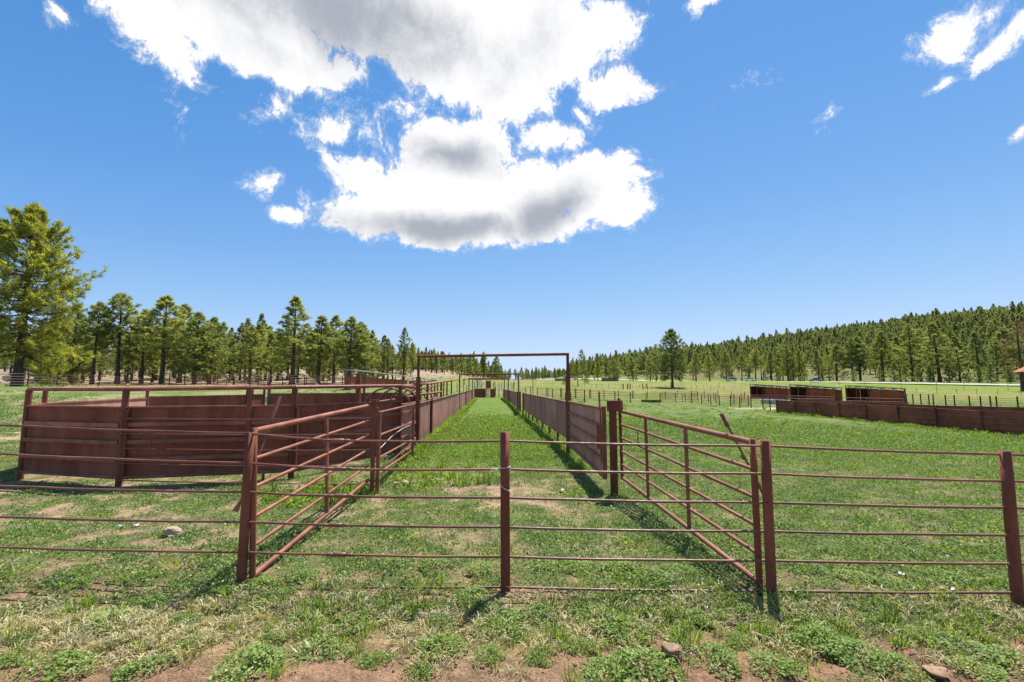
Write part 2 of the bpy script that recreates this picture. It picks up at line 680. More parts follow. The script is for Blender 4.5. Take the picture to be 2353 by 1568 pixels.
M_STRING = plain('white_twine', (.75, .74, .70), .8)
M_WIRE = plain('grey_wire', (.28, .28, .28), .4, .6)
M_CARBLUE = plain('blue_car_paint', (.015, .05, .34), .2, .3, .6)
M_CARWHITE = plain('white_car_paint', (.72, .73, .74), .25, 0, .6)
M_CARSILVER = plain('silver_car_paint', (.45, .47, .50), .25, .4, .6)
M_GLASS = plain('dark_car_glass', (.02, .025, .03), .06, 0, .8)
M_TYRE = plain('black_tyre', (.018, .018, .018), .8)
M_RIM = plain('grey_rim', (.35, .35, .36), .35, .7)
M_LAMP = plain('red_tail_lamp', (.45, .02, .015), .25)
M_SIGNGREEN = plain('green_sign', (.01, .20, .13), .5)
M_WHITE = plain('white_painted_metal', (.70, .71, .70), .5)
M_SIGNBACK = plain('grey_brown_board', (.085, .082, .085), .85)
M_ASPHALT = plain('pale_asphalt', (.36, .345, .325), .9)
M_WATER = plain('trough_blue_rim', (.30, .42, .46), .4)


ORD = ['first', 'second', 'third', 'fourth', 'fifth', 'sixth', 'seventh', 'eighth', 'ninth', 'tenth', 'eleventh', 'twelfth', 'thirteenth', 'fourteenth', 'fifteenth', 'sixteenth', 'seventeenth', 'eighteenth', 'nineteenth', 'twentieth',
       'twenty-first', 'twenty-second', 'twenty-third', 'twenty-fourth', 'twenty-fifth', 'twenty-sixth', 'twenty-seventh', 'twenty-eighth', 'twenty-ninth', 'thirtieth']
# ------------------------------------------------------------------ ground sheet
def axis(lo, hi, step, far, grow):
    a = list(np.arange(lo, hi + 1e-6, step))
    s = step
    while a[-1] < far:
        s *= grow
        a.append(a[-1] + s)
    return a


ROAD = [(330, 70), (250, 110), (169, 152), (121, 186), (78, 236), (44, 330), (22, 480), (4, 760), (-10, 1100)]


def road_poly(n=160):
    P = np.array(ROAD, float)
    t = np.linspace(0, len(P) - 1, n)
    out = []
    for q in t:
        i = min(int(q), len(P) - 2)
        f = q - i
        p0, p1, p2, p3 = P[max(i - 1, 0)], P[i], P[i + 1], P[min(i + 2, len(P) - 1)]
        out.append(.5 * ((2 * p1) + (p2 - p0) * f + (2 * p0 - 5 * p1 + 4 * p2 - p3) * f * f + (3 * p1 - p0 - 3 * p2 + p3) * f ** 3))
    return np.array(out)


RP = road_poly()


def road_dist(x, y):
    d = np.full(np.shape(x), 1e9)
    sg = np.zeros(np.shape(x))
    for i in range(0, len(RP) - 1, 1):
        a, b = RP[i], RP[i + 1]
        ab = b - a
        t = np.clip(((x - a[0]) * ab[0] + (y - a[1]) * ab[1]) / (ab @ ab), 0, 1)
        dx, dy = x - a[0] - t * ab[0], y - a[1] - t * ab[1]
        q = np.hypot(dx, dy)
        m = q < d
        d = np.where(m, q, d)
        sg = np.where(m, np.sign(ab[0] * dy - ab[1] * dx), sg)
    return d, sg


def cover_masks(x, y):
    """how bare the soil is and how dry the growth is, shared by the ground colour and the plants"""
    x, y = np.asarray(x, float), np.asarray(y, float)
    n1 = fbm(x * 1.3, y * 1.3, 5, 11)
    n2 = fbm(x * .45 + 7, y * .45, 4, 23)
    n3 = fbm(x * 4.2, y * 4.2, 3, 41)
    bare = ss(.44, .72, n1 * .34 + n3 * .50 + n2 * .16) * .9
    # the strip this side of the rail fence: red soil between clumps
    near = 1 - ss(3.3, 3.75, y + (n2 - .5) * 1.0)
    bare = np.clip(bare * .75 + near * ss(.24, .42, n1 * .7 + n3 * .3), 0, 1)
    # worn patch in the mouth of the alley, and along the fence foot
    worn = .62 * np.exp(-(((x - .3 + .06 * y) / 1.3) ** 2 + ((y - 8.2) / 1.2) ** 2)) + .55 * np.exp(-((y - 4.35) / .16) ** 2) + .7 * np.exp(-(((x + 2.9) / .9) ** 2 + ((y - 8.3) / .45) ** 2))
    bare = np.clip(bare + worn * ss(.34, .56, n1 * .6 + n3 * .4) * 1.2, 0, 1)
    sparse = ss(.5, -3.5, x) * ss(4.4, 5.2, y) * (1 - ss(14, 22, y))
    bare = np.clip(bare + sparse * ss(.42, .64, n1 * .35 + n3 * .65) * .45, 0, 1)
    lush = ss(9, 13, y) * np.exp(-((x + .055 * y) / 2.4) ** 2) * (1 - ss(70, 76, y))
    bare = bare * (1 - .85 * lush)
    dry = np.clip(np.exp(-((y - 3.85 + (n2 - .5) * .5) / .42) ** 2) * ss(.36, .6, n2 * .6 + n1 * .4) * 1.5, 0, 1)
    return bare, dry, lush


def ground_colour(x, y):
    n1 = fbm(x / 3.1, y / 3.1, 4, 71)
    n2 = fbm(x / 14, y / 9, 4, 83)
    n3 = fbm(x * 2.7, y * 2.7, 3, 97)
    bare, dry, lush = cover_masks(x, y)
    C = lambda *c: np.array(c)[None, :]
    w = lambda m: np.clip(m, 0, 1)[:, None]
    soil = C(.285, .165, .10) * (.75 + .5 * n3)[:, None] * (1 - w(n1 * .5)) + C(.37, .24, .155) * w(n1 * .5)
    tan = C(.38, .285, .185)
    soil = soil * (1 - w(ss(4.2, 5.5, y))) + (soil * .35 + tan * .65) * w(ss(4.2, 5.5, y))
    green = C(.092, .150, .032) * (.75 + .5 * n1)[:, None]
    green = green * (1 - .5 * w(lush)) + C(.115, .20, .022) * .5 * w(lush)
    colr = soil * w(bare * .9 * (1 - .35 * ss(0, 3, x) * ss(5, 7, y)) + .15 * (1 - ss(12, 26, y)) * (1 - lush)) + green * (1 - w(bare * .9 * (1 - .35 * ss(0, 3, x) * ss(5, 7, y)) + .15 * (1 - ss(12, 26, y)) * (1 - lush)))
    straw = C(.36, .30, .15)
    colr = colr * (1 - .6 * w(dry)) + straw * .6 * w(dry)
    # field of the right-hand pasture gets drier far out
    f = ss(62, 105, y) * (1 - ss(-30, -12, -x) * 0)
    meadow = (C(.20, .195, .06) * (.8 + .4 * n2)[:, None]) * (1 - w(ss(.46, .62, n2))) + C(.13, .175, .035) * w(ss(.46, .62, n2))
    colr = colr * (1 - w(f)) + meadow * w(f)
    # left meadow and forest floor
    lf = ss(14, 30, -x) * ss(16, 26, y + .3 * np.abs(x))
    lm = C(.115, .17, .045) * (.7 + .6 * n2)[:, None]
    lm = lm * (1 - w(ss(.50, .62, n1) * .8)) + C(.34, .27, .17) * w(ss(.50, .62, n1) * .8)
    colr = colr * (1 - w(lf * .8)) + lm * w(lf * .8)
    pale = np.exp(-(((x + 22) / 5.5) ** 2 + ((y - 16.5) / 3.6) ** 2)) * ss(.30, .55, n1)
    colr = colr * (1 - w(pale * 1.3)) + C(.48, .38, .25) * w(pale * 1.3)
    fl = ss(18, 40, -x) * ss(84, 104, y)
    ff = C(.30, .235, .165) * (.65 + .7 * n2)[:, None] * (1 - w(ss(.52, .66, n1) * .55)) + C(.16, .15, .06) * w(ss(.52, .66, n1) * .55)
    colr = colr * (1 - w(fl)) + ff * w(fl)
    m = y > 55
    d = np.full(len(x), 1e3)
    sg = np.zeros(len(x))
    d[m], sg[m] = road_dist(x[m], y[m])
    verge = np.where(sg > 0, 1 - ss(34, 52, d + 14 * (n2 - .5)), 1 - ss(16, 24, d)) * (x > 0)
    colr = colr * (1 - w(verge)) + (C(.145, .205, .028) * (.75 + .5 * n2)[:, None]) * w(verge)
    fl2 = ss(24, 34, d) * (sg < 0) * (y > 55)          # beyond the road: dark green, needle-strewn forest floor
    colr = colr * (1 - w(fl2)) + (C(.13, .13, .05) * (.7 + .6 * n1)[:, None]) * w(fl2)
    sand = np.exp(-(((x - 32) / 5) ** 2 + ((y - 57) / 2.2) ** 2))
    colr = colr * (1 - w(sand)) + C(.44, .36, .24) * w(sand)
    return colr, bare, d


xs = axis(0, 9, .075, 2600, 1.05)
xs = np.array([-q for q in xs[:0:-1]] + xs)
ys = np.array([-400, -150, -60, -25, -10, -4, 0, 1, 1.7] + axis(2.2, 9.5, .07, 2600, 1.03))
X, Y = np.meshgrid(xs, ys)
xf, yf = X.ravel(), Y.ravel()
gcol, gbare, rdist = ground_colour(xf, yf)
Z = T(xf, yf)
nearw = 1 - ss(6, 13, np.hypot(xf * .8, yf))
Z = Z + nearw * ((fbm(xf * 2.2, yf * 2.2, 4, 3) - .5) * .05 + (fbm(xf * 9, yf * 9, 2, 8) - .5) * .028 * (.4 + gbare))
Z = Z - .45 * (1 - ss(6, 12, rdist))
nx, ny = len(xs), len(ys)
i = np.arange((ny - 1) * nx).reshape(ny - 1, nx)[:, :-1].ravel()
quads = np.stack([i, i + 1, i + nx + 1, i + nx], 1)
M_GROUND = new_mat('pasture_ground')
t = NT(M_GROUND)
at = t('ShaderNodeAttribute', attribute_name='gcol')
p = t.pos()
n_a, n_b, n_c = t.noise(p, .9, 6, .6), t.noise(p, 7, 6, .65), t.noise(p, 55, 5, .7)
k = t.mix(1.0, at.outputs['Color'], t.mix(t.step(n_a, .3, .7), (.78, .80, .80), (1.2, 1.18, 1.16)), 'MULTIPLY')
k = t.mix(1.0, k, t.mix(t.step(n_b, .32, .68), (.72, .75, .74), (1.26, 1.22, 1.2)), 'MULTIPLY')
k = t.mix(1.0, k, t.mix(t.step(n_c, .30, .70), (.60, .62, .62), (1.38, 1.34, 1.32)), 'MULTIPLY')
hgt = t.math('ADD', t.math('MULTIPLY', n_b, 1.4), n_c)
t.out(t.surface(k, .95, bump=hgt, bstr=.85, bdist=.05, spec=.1))
me = mesh_np('ground', np.stack([xf, yf, Z], 1), quads, M_GROUND, True,
             {'gcol': ('FLOAT_COLOR', np.concatenate([np.clip(gcol, .01, .8), np.ones((len(xf), 1))], 1))})
structure(lone('ground', me, None, None))


def gz(x, y):
    """ground height with the small bumps near the camera"""
    x, y = np.asarray(x, float), np.asarray(y, float)
    w_ = 1 - ss(6, 13, np.hypot(x * .8, y))
    b = cover_masks(x, y)[0]
    return T(x, y) + w_ * ((fbm(x * 2.2, y * 2.2, 4, 3) - .5) * .05 + (fbm(x * 9, y * 9, 2, 8) - .5) * .028 * (.4 + b))


# ------------------------------------------------------------------ road
def strip(name, off0, off1, mat, dz):
    vs, fs = [], []
    for i, p in enumerate(RP):
        a, b = RP[max(i - 1, 0)], RP[min(i + 1, len(RP) - 1)]
        d = (b - a) / np.linalg.norm(b - a)
        nrm = np.array([-d[1], d[0]])
        for o in (off0, off1):
            q = p + nrm * o
            vs.append((q[0], q[1], float(T(*q)) + dz))
    for i in range(len(RP) - 1):
        fs.append((2 * i, 2 * i + 1, 2 * i + 3, 2 * i + 2))
    return structure(lone(name, MB().add(vs, fs, True).mesh(name, mat), None, None))


M_LINE = plain('road_line', (.70, .68, .62), .8)
M_YELLOW = plain('road_centre_line', (.62, .42, .06), .8)
rd = strip('road', -6.2, 6.2, M_ASPHALT, .10)
for o0, o1, mm in ((-3.75, -3.62, M_LINE), (3.62, 3.75, M_LINE), (-.07, .07, M_YELLOW)):
    q = strip('road_marking', o0, o1, mm, .125)
    q.parent = rd
    del q['kind']
# ------------------------------------------------------------------ rail fence in front
random.seed(4)
LBL_FENCE = 'rusty red fence of six thin horizontal rods through pipe posts, nearest the camera'
P1, P2, P3, P4 = [ground_at(*q) for q in ((554, 1340), (1162, 1364), (1773, 1371), (2338, 1391))]
for q in (P1, P2, P3, P4):
    q.z = float(gz(q.x, q.y))
fence = Thing('pipe_fence', LBL_FENCE, 'fence', P2)
tops = [F(575, 993, P1.y + .012), F(1160, 992, P2.y), F(1758, 1012, P3.y), F(2309, 1036, P4.y)]
for q, tp in zip((P1, P2, P3, P4), tops):
    fence.part('post', open_pipe(q - Vector((0, 0, .25)), tp, .0445), M_POST)
rail_rows = [
    # x=0 row, post 1, post 2, post 3, post 4 (frame rows)
    (977, 996, 1014, 1025, 1045), (1043, 1064, 1079, 1089, 1106), (1117, 1131, 1144, 1155, 1167),
    (1188, 1200, 1212, 1221, 1230), (1258, 1269, 1280, 1289, 1295), (1331, 1347, 1350, 1358, 1363)]
zb = F(553, 1345, P1.y).z
P0y = depth(1331, zb)
ups = (776, 781, 782, 771, 780, 784)
for k, rows in enumerate(rail_rows):
    a0 = F(0, rows[0], P0y)
    pts = [F(x, r, yy) for x, r, yy in ((564, rows[1], P1.y), (1161, rows[2], P2.y), (1764, rows[3], P3.y), (2322, rows[4], P4.y))]
    left = a0 + (a0 - pts[0]) * .9
    right = pts[3] + (pts[3] - pts[2]) * 1.1
    cpx = ups[k]
    cy = P1.y + (P2.y - P1.y) * (cpx - 564) / (1161 - 564)
    cz = {0: 1013, 1: 1078, 2: 1140, 3: 1207, 4: 1275, 5: 1350}[k]
    cpt = F(cpx, cz, cy)
    full = [left, a0, pts[0], cpt, pts[1], pts[2], pts[3], right]
    line = []
    for i in range(len(full) - 1):
        a, b = full[i], full[i + 1]
        n = max(2, int((b - a).length / .35))
        for j in range(n):
            s = j / n
            sag = -0.012 * math.sin(math.pi * s) * min(1, (b - a).length / 3)
            line.append(a.lerp(b, s) + Vector((0, random.uniform(-.002, .002), sag + random.uniform(-.0025, .0025))))
    line.append(full[-1])
    rod = fence.tube('rail', line, .0112, M_ROD, 10)
    d = (pts[1] - cpt).normalized()
    if k < 5:
        fence.part('coupling', MB().tube([cpt - d * .065, cpt - d * .06, cpt + d * .06, cpt + d * .065], [.015, .0205, .0205, .015], 12), M_ROD, rod)
        for s0, s1 in ((-.14, -.066), (.066, .125)):
            fence.part('rod_end', MB().tube([cpt + d * s0, cpt + d * (s0 * .9 + s1 * .1), cpt + d * (s0 * .12 + s1 * .88), cpt + d * s1], [.0112, .0168, .0168, .013], 4 if s0 < 0 else 8), M_ROD, rod)
# white twine knotted on the middle post, loose wire on the right one
mid = lambda row: P2.lerp(tops[1], (row - 1364) / (992 - 1364))
tw = Thing('twine_loop', 'white twine knotted round the middle post of the front fence', 'twine', mid(1130))
for zz, sl in ((1077, .008), (1126, -.03)):
    c = mid(zz)
    tw.tube('loop', [c + Vector((.049 * math.cos(a), .049 * math.sin(a), sl * math.cos(a) + random.uniform(-.003, .003))) for a in np.linspace(0, 2 * math.pi, 22)], .003, M_STRING, 6)
c = mid(1078)
for q in range(7):
    e = [c + Vector((-.05, -.03, 0))]
    for j in range(5):
        e.append(e[-1] + Vector((-.018 * (1 - .3 * q * .2) + random.uniform(-.01, .008), random.uniform(-.01, .01), random.uniform(-.016, .006))))
    tw.tube('loose_end', e, .0022, M_STRING, 5)
for q in range(3):
    e = [c + Vector((.05, -.03, 0))]
    for j in range(5):
        e.append(e[-1] + Vector((random.uniform(-.004, .008), random.uniform(-.01, .01), -.012)))
    tw.tube('loose_end', e, .0022, M_STRING, 5)
e = [mid(1078) + Vector((-.046, -.02, 0)), mid(1100) + Vector((-.06, -.02, 0)), mid(1120) + Vector((-.055, -.025, 0)), mid(1130) + Vector((-.047, -.02, 0))]
tw.tube('hanging_strand', e, .002, M_STRING, 5)
wr = F(2300, 1075, P4.y)
lone('wire_scrap', MB().tube([F(2296, 1068, P4.y + .01), F(2278, 1058, P4.y + .02), F(2272, 1070, P4.y), F(2280, 1080, P4.y - .02), F(2300, 1090, P4.y + .01)], .0018, 6).mesh('wire_scrap', M_WIRE, wr),
     'bent grey wire end sticking out beside the leaning right-hand post', 'wire', wr)


# ------------------------------------------------------------------ open pipe gates
def pipe_gate(label, A, B, rows_a, rows_b, xa, xb, mids, hinge_r, end_r):
    """A near stile ground point, B far stile ground point; rail rows given in frame pixels at each end"""
    g = Thing('pipe_gate', label, 'gate', A)
    ra = [F(xa[0] + (xa[1] - xa[0]) * i / 5, r, A.y) for i, r in enumerate(rows_a)]
    rb = [F(xb[0] + (xb[1] - xb[0]) * i / 5, r, B.y) for i, r in enumerate(rows_b)]
    for i in range(6):
        g.pipe('rail', ra[i], rb[i], (.030, .019, .019, .019, .019, .027)[i], M_PIPE, 14)
    g.part('stile', open_pipe(ra[5] - Vector((0, 0, .07)), ra[0] + Vector((0, 0, .035)), end_r), M_POST)
    for s in mids:
        a, b = ra[5].lerp(rb[5], s), ra[0].lerp(rb[0], s)
        g.bar('brace', a, b - Vector((0, 0, .02)), .045, .035, M_PIPE)
    return g, ra, rb


GA = ground_at(579, 1337); GA.x += .02
GB = ground_at(846, 1137)
frac = lambda px, A, B: (on_line(px, A, B)[1] - A[1]) / (B[1] - A[1])
lg, lra, lrb = pipe_gate('open red pipe gate swung inwards from the left front post', GA, GB,
                         (991, 1055, 1120, 1189, 1255, 1324), (933, 968, 1001, 1034, 1070, 1103), (584, 581), (844, 846), [frac(765, GA, GB)], .02, .030)
hp = Thing('hinge_post', 'square-topped hinge post carrying the left open pipe gate', 'post', GB)
hb = GB + Vector((.05, .04, 0))
hp.pipe('shaft', hb - Vector((0, 0, .25)), hb + Vector((0, 0, 1.62)), .038, M_POST, 14)
hp.box('cap', hb + Vector((0, 0, 1.635)), (.10, .10, .03), M_POST)
for zz in (.22, .74, 1.13, 1.5):
    hp.box('hinge_lug', GB + Vector((.095, .05, zz)), (.06, .03, .035), M_PIPE)


def latch_rod(label, pts, secs):
    t_ = Thing('latch_rod', label, 'latch', pts[-1])
    d = (pts[0] - pts[-1])
    t_.tube('rod', pts, .0115, M_ROD, 10)
    for (s0, s1, r) in secs:
        a, b = pts[-1] + d * s0, pts[-1] + d * s1
        t_.part('sleeve', MB().tube([a, a.lerp(b, .12), a.lerp(b, .88), b], [r * .8, r, r, r * .8], 12), M_ROD)
    return t_


yl = GA.y + 1.0
latch_rod('rusty latch rod with a sleeve slanting up behind the left open gate', [Fs(821, 1162, yl + .25), Fs(795, 1242, yl + .1), Fs(758, 1336, yl - .1)],
          [(.56, 1.0, .022), (.34, .47, .026)])
st = Gs(770, 1416)
lone('stub_post', MB().box((0, 0, .08), (.05, .035, .2), .3).mesh('stub_post', M_POST), 'short rusty stub post poking out of the weeds under the left gate', 'post', st)
lug = F(540, 1162, P1.y + .1)
lone('welded_lug', MB().add([(-.03, 0, -.05), (.03, -.01, -.06), (.05, 0, .06), (-.03, .03, -.05), (.03, .03, -.05), (.05, .03, .06)], [(0, 1, 2), (5, 4, 3), (0, 2, 5, 3), (1, 0, 3, 4), (2, 1, 4, 5)]).mesh('lug', M_PIPE),
     'bent red lug welded low on the left front post', 'lug', lug)

RA = ground_at(1746, 1353)
RB = ground_at(1424, 1128); RB.y = depth(1136)
rg, rra, rrb = pipe_gate('open red pipe gate swung inwards beside the right front post', RA, RB,
                         (1017, 1079, 1144, 1208, 1273, 1339), (945, 975, 1006, 1037, 1067, 1098), (1730, 1745), (1424, 1430),
                         [frac(1484, RA, RB), frac(1573, RA, RB)], .02, .031)
rg.pipe('stile', rrb[5] - Vector((0, 0, .03)), rrb[0] + Vector((0, 0, .16)), .027, M_POST, 12)
yr = RA.y + .45
latch_rod('rusty latch rod with couplings slanting up behind the right open gate', [Fs(2112, 1211, yr), Fs(2146, 1274, yr), Fs(2177, 1333, yr), Fs(2198, 1371, yr), Fs(2236, 1450, yr)],
          [(.90, 1.0, .020), (.985, .995, .026), (.83, .90, .023), (.66, .71, .021), (.43, .49, .022), (.08, .16, .024)])
ch = Thing('hanging_chain', 'short dark chain hanging from the right open gate', 'chain', rra[1].lerp(rrb[1], .8))
c0 = rra[1].lerp(rrb[1], frac(1465, RA, RB))
for k in range(7):
    cc_ = c0 + Vector((0, -.02, -.03 - k * .036))
    ring = []
    for a in np.linspace(0, 2 * math.pi, 11):
        u, v = .011 * math.cos(a), .024 * math.sin(a)
        ring.append(cc_ + (Vector((u, 0, v)) if k % 2 else Vector((u * .3, u, v))))
    ch.tube('chain_link', ring, .0045, M_CHAIN, 6)

# ------------------------------------------------------------------ thick post and solid gate right of the alley mouth
BP = ground_at(1412, 1139)
bp = Thing('gate_post', 'thick dark pipe post with a boxed head between solid gate and pipe gate', 'post', BP)
btop = 1.60
bp.pipe('shaft', BP - Vector((0, 0, .3)), BP + Vector((0, 0, btop - .1)), .068, M_POST, 18)
bp.box('boxed_head', BP + Vector((.035, -.01, btop - .055)), (.255, .17, .19), M_POST, -.05)
bp.pipe('pin', BP + Vector((.115, 0, btop + .038)), BP + Vector((.115, 0, btop + .075)), .03, M_POST)

QR = ground_at(1307, 1045)           # right portal post
QL = ground_at(958, 1033)            # left portal post
gB = Vector((BP.x - .10, BP.y + .16, 0))
gA = Vector((QR.x + .02, QR.y - .12, 0))
sg_ = Thing('solid_gate', 'solid red sheet gate with four channels, closing the alley mouth on the right', 'gate', gA)
sg_.part('sheet', sheet(gA, gB, (.27, .25), (1.46, 1.50), dep=0, thick=.006), M_SHEET)
dirn = (gB - gA).normalized()
nrm = Vector((dirn.y, -dirn.x, 0))
for sgn in (1,):
    for k, zz in enumerate((1.46, 1.165, .865, .565, .27)):
        off = nrm * (.028 if nrm.x < 0 else -.028)
        a = gA + off + Vector((0, 0, zz)) + dirn * .03
        b = gB + off + Vector((0, 0, zz + (.03 if k == 0 else -.01))) - dirn * (.03 if k in (0, 4) else .16)
        if k in (0, 4):
            sg_.pipe('frame_pipe', a, b, .026, M_PIPE)
        else:
            sg_.bar('channel', a, b, .045, .055, M_PIPE)
sg_.bar('end_stile', gB + off + Vector((0, 0, .24)) - dirn * .0, gB + off + Vector((0, 0, 1.53)), .07, .07, M_PIPE)
sg_.bar('hinge_stile', gA + off * 1.0 + Vector((0, 0, .25)), gA + off + Vector((0, 0, 1.48)), .05, .05, M_PIPE)
lo = gB - dirn * .14 + off * 2.2
sg_.bar('latch_bar', lo + Vector((0, 0, .62)), lo + Vector((0, 0, 1.50)), .022, .016, M_PIPE)
sg_.bar('latch_bar', lo + dirn * .06 + Vector((0, 0, .5)), lo + dirn * .06 + Vector((0, 0, 1.2)), .022, .016, M_PIPE)
sg_.bar('grip_plate', lo - dirn * .22 + Vector((0, 0, .72)), lo - dirn * .22 + Vector((0, 0, 1.16)), .055, .02, M_PIPE)
sg_.bar('lever', lo + Vector((0, 0, 1.48)), Fs(1755.5, 1148, gB.y + .05), .022, .016, M_PIPE)
sg_.bar('peg', lo - dirn * .05 + Vector((0, 0, 1.5)), lo - dirn * .05 + Vector((0, 0, 1.61)), .03, .03, M_PIPE)
for zz in (.62, 1.05):
    sg_.box('hinge_strap', gB + off * 1.2 + dirn * .05 + Vector((0, 0, zz)), (.06, .10, .03), M_PIPE)

# ------------------------------------------------------------------ overhead portal frames along the alley
ALX = lambda y, side: (QL.x + (y - QL.y) * ALK_L) if side < 0 else (QR.x + (y - QR.y) * ALK_R)
ALK_L = (F(1056, HOR, 34).x - QL.x) / (34 - QL.y)
ALK_R = (F(1192, HOR, 33).x - QR.x) / (33 - QR.y)


def portal(label, yl_, yr_, hgt, rad, sleeve):
    a, b = gp(ALX(yl_, -1), yl_), gp(ALX(yr_, 1), yr_)
    t_ = Thing('overhead_portal', label, 'frame', a, 'overhead pipe frames spanning the alley')
    for q, s in ((a, -1), (b, 1)):
        t_.pipe('post', q - Vector((0, 0, .3)), Vector((q.x, q.y, hgt)), rad, M_POST, 14)
        if sleeve:
            t_.pipe('sleeve', q - Vector((0, 0, .28)), Vector((q.x, q.y, 2.17)), rad * 1.72, M_POST, 16)
            if s > 0:
                t_.box('collar', Vector((q.x, q.y, 1.60)), (.165, .165, .20), M_POST)
    t_.pipe('crossbar', Vector((a.x - .04, a.y, hgt)), Vector((b.x + .04, b.y, hgt)), rad, M_POST, 14)
    return t_, a, b


portal('tall nearest pipe frame over the mouth of the alley', QL.y, QR.y, F(1130, 814.5, 13.0).z, .041, True)
portal('second pipe frame over the alley, lower behind the first', 34.0, 33.2, F(1124, 860, 33.6).z, .055, False)
portal('third pipe frame over the alley, well down its length', 50.5, 49.5, F(1122, 870, 50).z, .06, False)
portal('farthest small pipe frame near the end of the alley', 61.5, 60.5, F(1122, 872.5, 61).z, .06, False)


# ------------------------------------------------------------------ alley walls of ribbed sheet
def alley_wall(label, side, spans, z0, z1, posts, legs):
    y0 = spans[0]
    t_ = Thing('alley_wall', label, 'wall', gp(ALX(y0, side), y0))
    for a, b in zip(spans[:-1], spans[1:]):
        if b is None or a is None:
            continue
        A_, B_ = (ALX(a + .012, side), a + .012), (ALX(b - .012, side), b - .012)
        if side < 0:
            t_.part('panel', sheet(B_, A_, z0, z1), M_SHEET)
        else:
            t_.part('panel', sheet(A_, B_, z0, z1), M_SHEET)
        t_.pipe('cap_rail', (A_[0] - .01 * side, A_[1], z1), (B_[0] - .01 * side, B_[1], z1), .026, M_PIPE, 10)
    for y in posts:
        x = ALX(y, side)
        t_.pipe('post', (x + .045 * side * -1, y, -.2), (x - .045 * side, y, z1 + .05), .045, M_POST, 12)
    for y in legs:
        x = ALX(y, side) + .05 * side
        t_.pipe('leg', (x, y, -.2), (x, y, z1 - .05), .04, M_POST, 10)
    return t_


lw = alley_wall('long red sheet wall along the left side of the grassy alley', -1,
                [QL.y + .07, 15.3, 17.0, 18.6, 21.3, 24.0, 26.7, 29.3, 31.7, 34, 37, 40, 43, 46, 50, 54, 58, 62, 66, 70], .03, 1.36, [17.0, 43, 58, 70], [])
rw = alley_wall('long red sheet wall along the right side of the grassy alley', 1,
                [QR.y + .1, 15.2, 17.9, 20.6, 23.3, 26.0, 28.5], .40, 1.44, [28.5], [15.2, 17.2, 19.3, 21.4, 23.5, 25.6, 27.4])
rw2 = alley_wall('far stretch of red sheet wall right of the alley, beyond its side gate', 1,
                 [33.4, 36, 39, 42, 45, 49, 53, 57, 61, 66], .30, 1.42, [33.4, 45.5, 49], [36, 39, 42, 47, 53, 57, 61])
# small side gate standing a little ajar in the right wall
gy0, gy1 = 28.7, 33.0
A_, B_ = Vector((ALX(gy1, 1) - .02, gy1, 0)), Vector((ALX(gy0, 1) - .16, gy0 + .05, 0))
sgt = Thing('side_gate', 'small sheet side gate with channels standing ajar in the right alley wall', 'gate', A_)
sgt.part('sheet', sheet(A_, B_, .35, 1.5, dep=0), M_SHEET)
dd = (B_ - A_).normalized(); nn = Vector((-1, 0, 0)) * .04
for zz in (.38, .66, .94, 1.22, 1.48):
    sgt.bar('channel', A_ + nn + Vector((0, 0, zz)), B_ + nn + Vector((0, 0, zz)), .05, .06, M_PIPE)
sgt.bar('stile', B_ + nn * 1.4 + Vector((0, 0, .3)), B_ + nn * 1.4 + Vector((0, 0, 1.56)), .09, .09, M_POST)
sgt.bar('stile', A_ + nn + Vector((0, 0, .3)), A_ + nn + Vector((0, 0, 1.56)), .07, .07, M_POST)

# handrails that climb behind the left alley wall
hr = Thing('chute_handrail', 'pipe handrails rising along the left alley wall towards the loading ramp', 'handrail', gp(ALX(14, -1), 14))
off_ = -.12
HP = lambda y, z, o=off_: Vector((ALX(y, -1) + o, y, z))
hr.pipe('rail', HP(QL.y, 1.62), HP(22, 1.62), .036, M_PIPE)
hr.pipe('rail', HP(QL.y, 1.97), HP(17, 1.97), .036, M_PIPE)
hr.pipe('rail', HP(17, 1.97), HP(34, 2.36), .04, M_PIPE)
hr.pipe('rail', HP(17, 1.9, -1.0), HP(41, 2.32, -1.2), .05, M_PIPE)
hr.pipe('rail', HP(18, 1.72, -1.0), HP(34, 2.0, -1.1), .035, M_PIPE)
for y in (17, 22, 25, 28):
    hr.bar('baluster', HP(y, .2), HP(y, 1.97 + max(0, (y - 17)) * .023), .07, .07, M_POST)
for y in (19, 21.5, 24, 25.5, 27, 28.5, 30.5, 32.5):
    hr.bar('baluster', HP(y, .9, -1.05), HP(y + .25, 1.93 + (y - 17) * .0165, -1.05), .08, .06, M_POST)

# narrow working chute with bowed hoops, left of the alley wall
ck = Thing('hooped_chute', 'narrow cattle chute with bowed pipe hoops left of the alley wall', 'chute', gp(ALX(18, -1) - 1.2, 18))
for y in (15.2, 17.1, 19.2, 21.4, 23.2):
    x0 = ALX(y, -1) - .45
    arc = [Vector((x0 - .75 + .75 * math.cos(a) * 1.0, y + .25 * math.cos(a), 1.05 + .78 * math.sin(a))) for a in np.linspace(0, math.pi, 12)]
    arc = [Vector((arc[0].x, arc[0].y, 0))] + arc + [Vector((arc[-1].x, arc[-1].y, 0))]
    ck.tube('hoop', arc, .034, M_PIPE, 10)
for o, zz in ((-.45, 1.32), (-1.95, 1.32), (-.45, 1.55)):
    ck.pipe('side_rail', HP(14.5, zz, o), HP(24, zz, o), .03, M_PIPE)
ck.part('side_sheet', sheet((ALX(24, -1) - 1.98, 24), (ALX(14.5, -1) - 1.98, 14.5), .1, 1.3, dep=0), M_SHEET_D)
ck.part('side_sheet', sheet((ALX(24, -1) - .48, 24), (ALX(14.5, -1) - .48, 14.5), .1, 1.2, dep=0), M_SHEET_D)
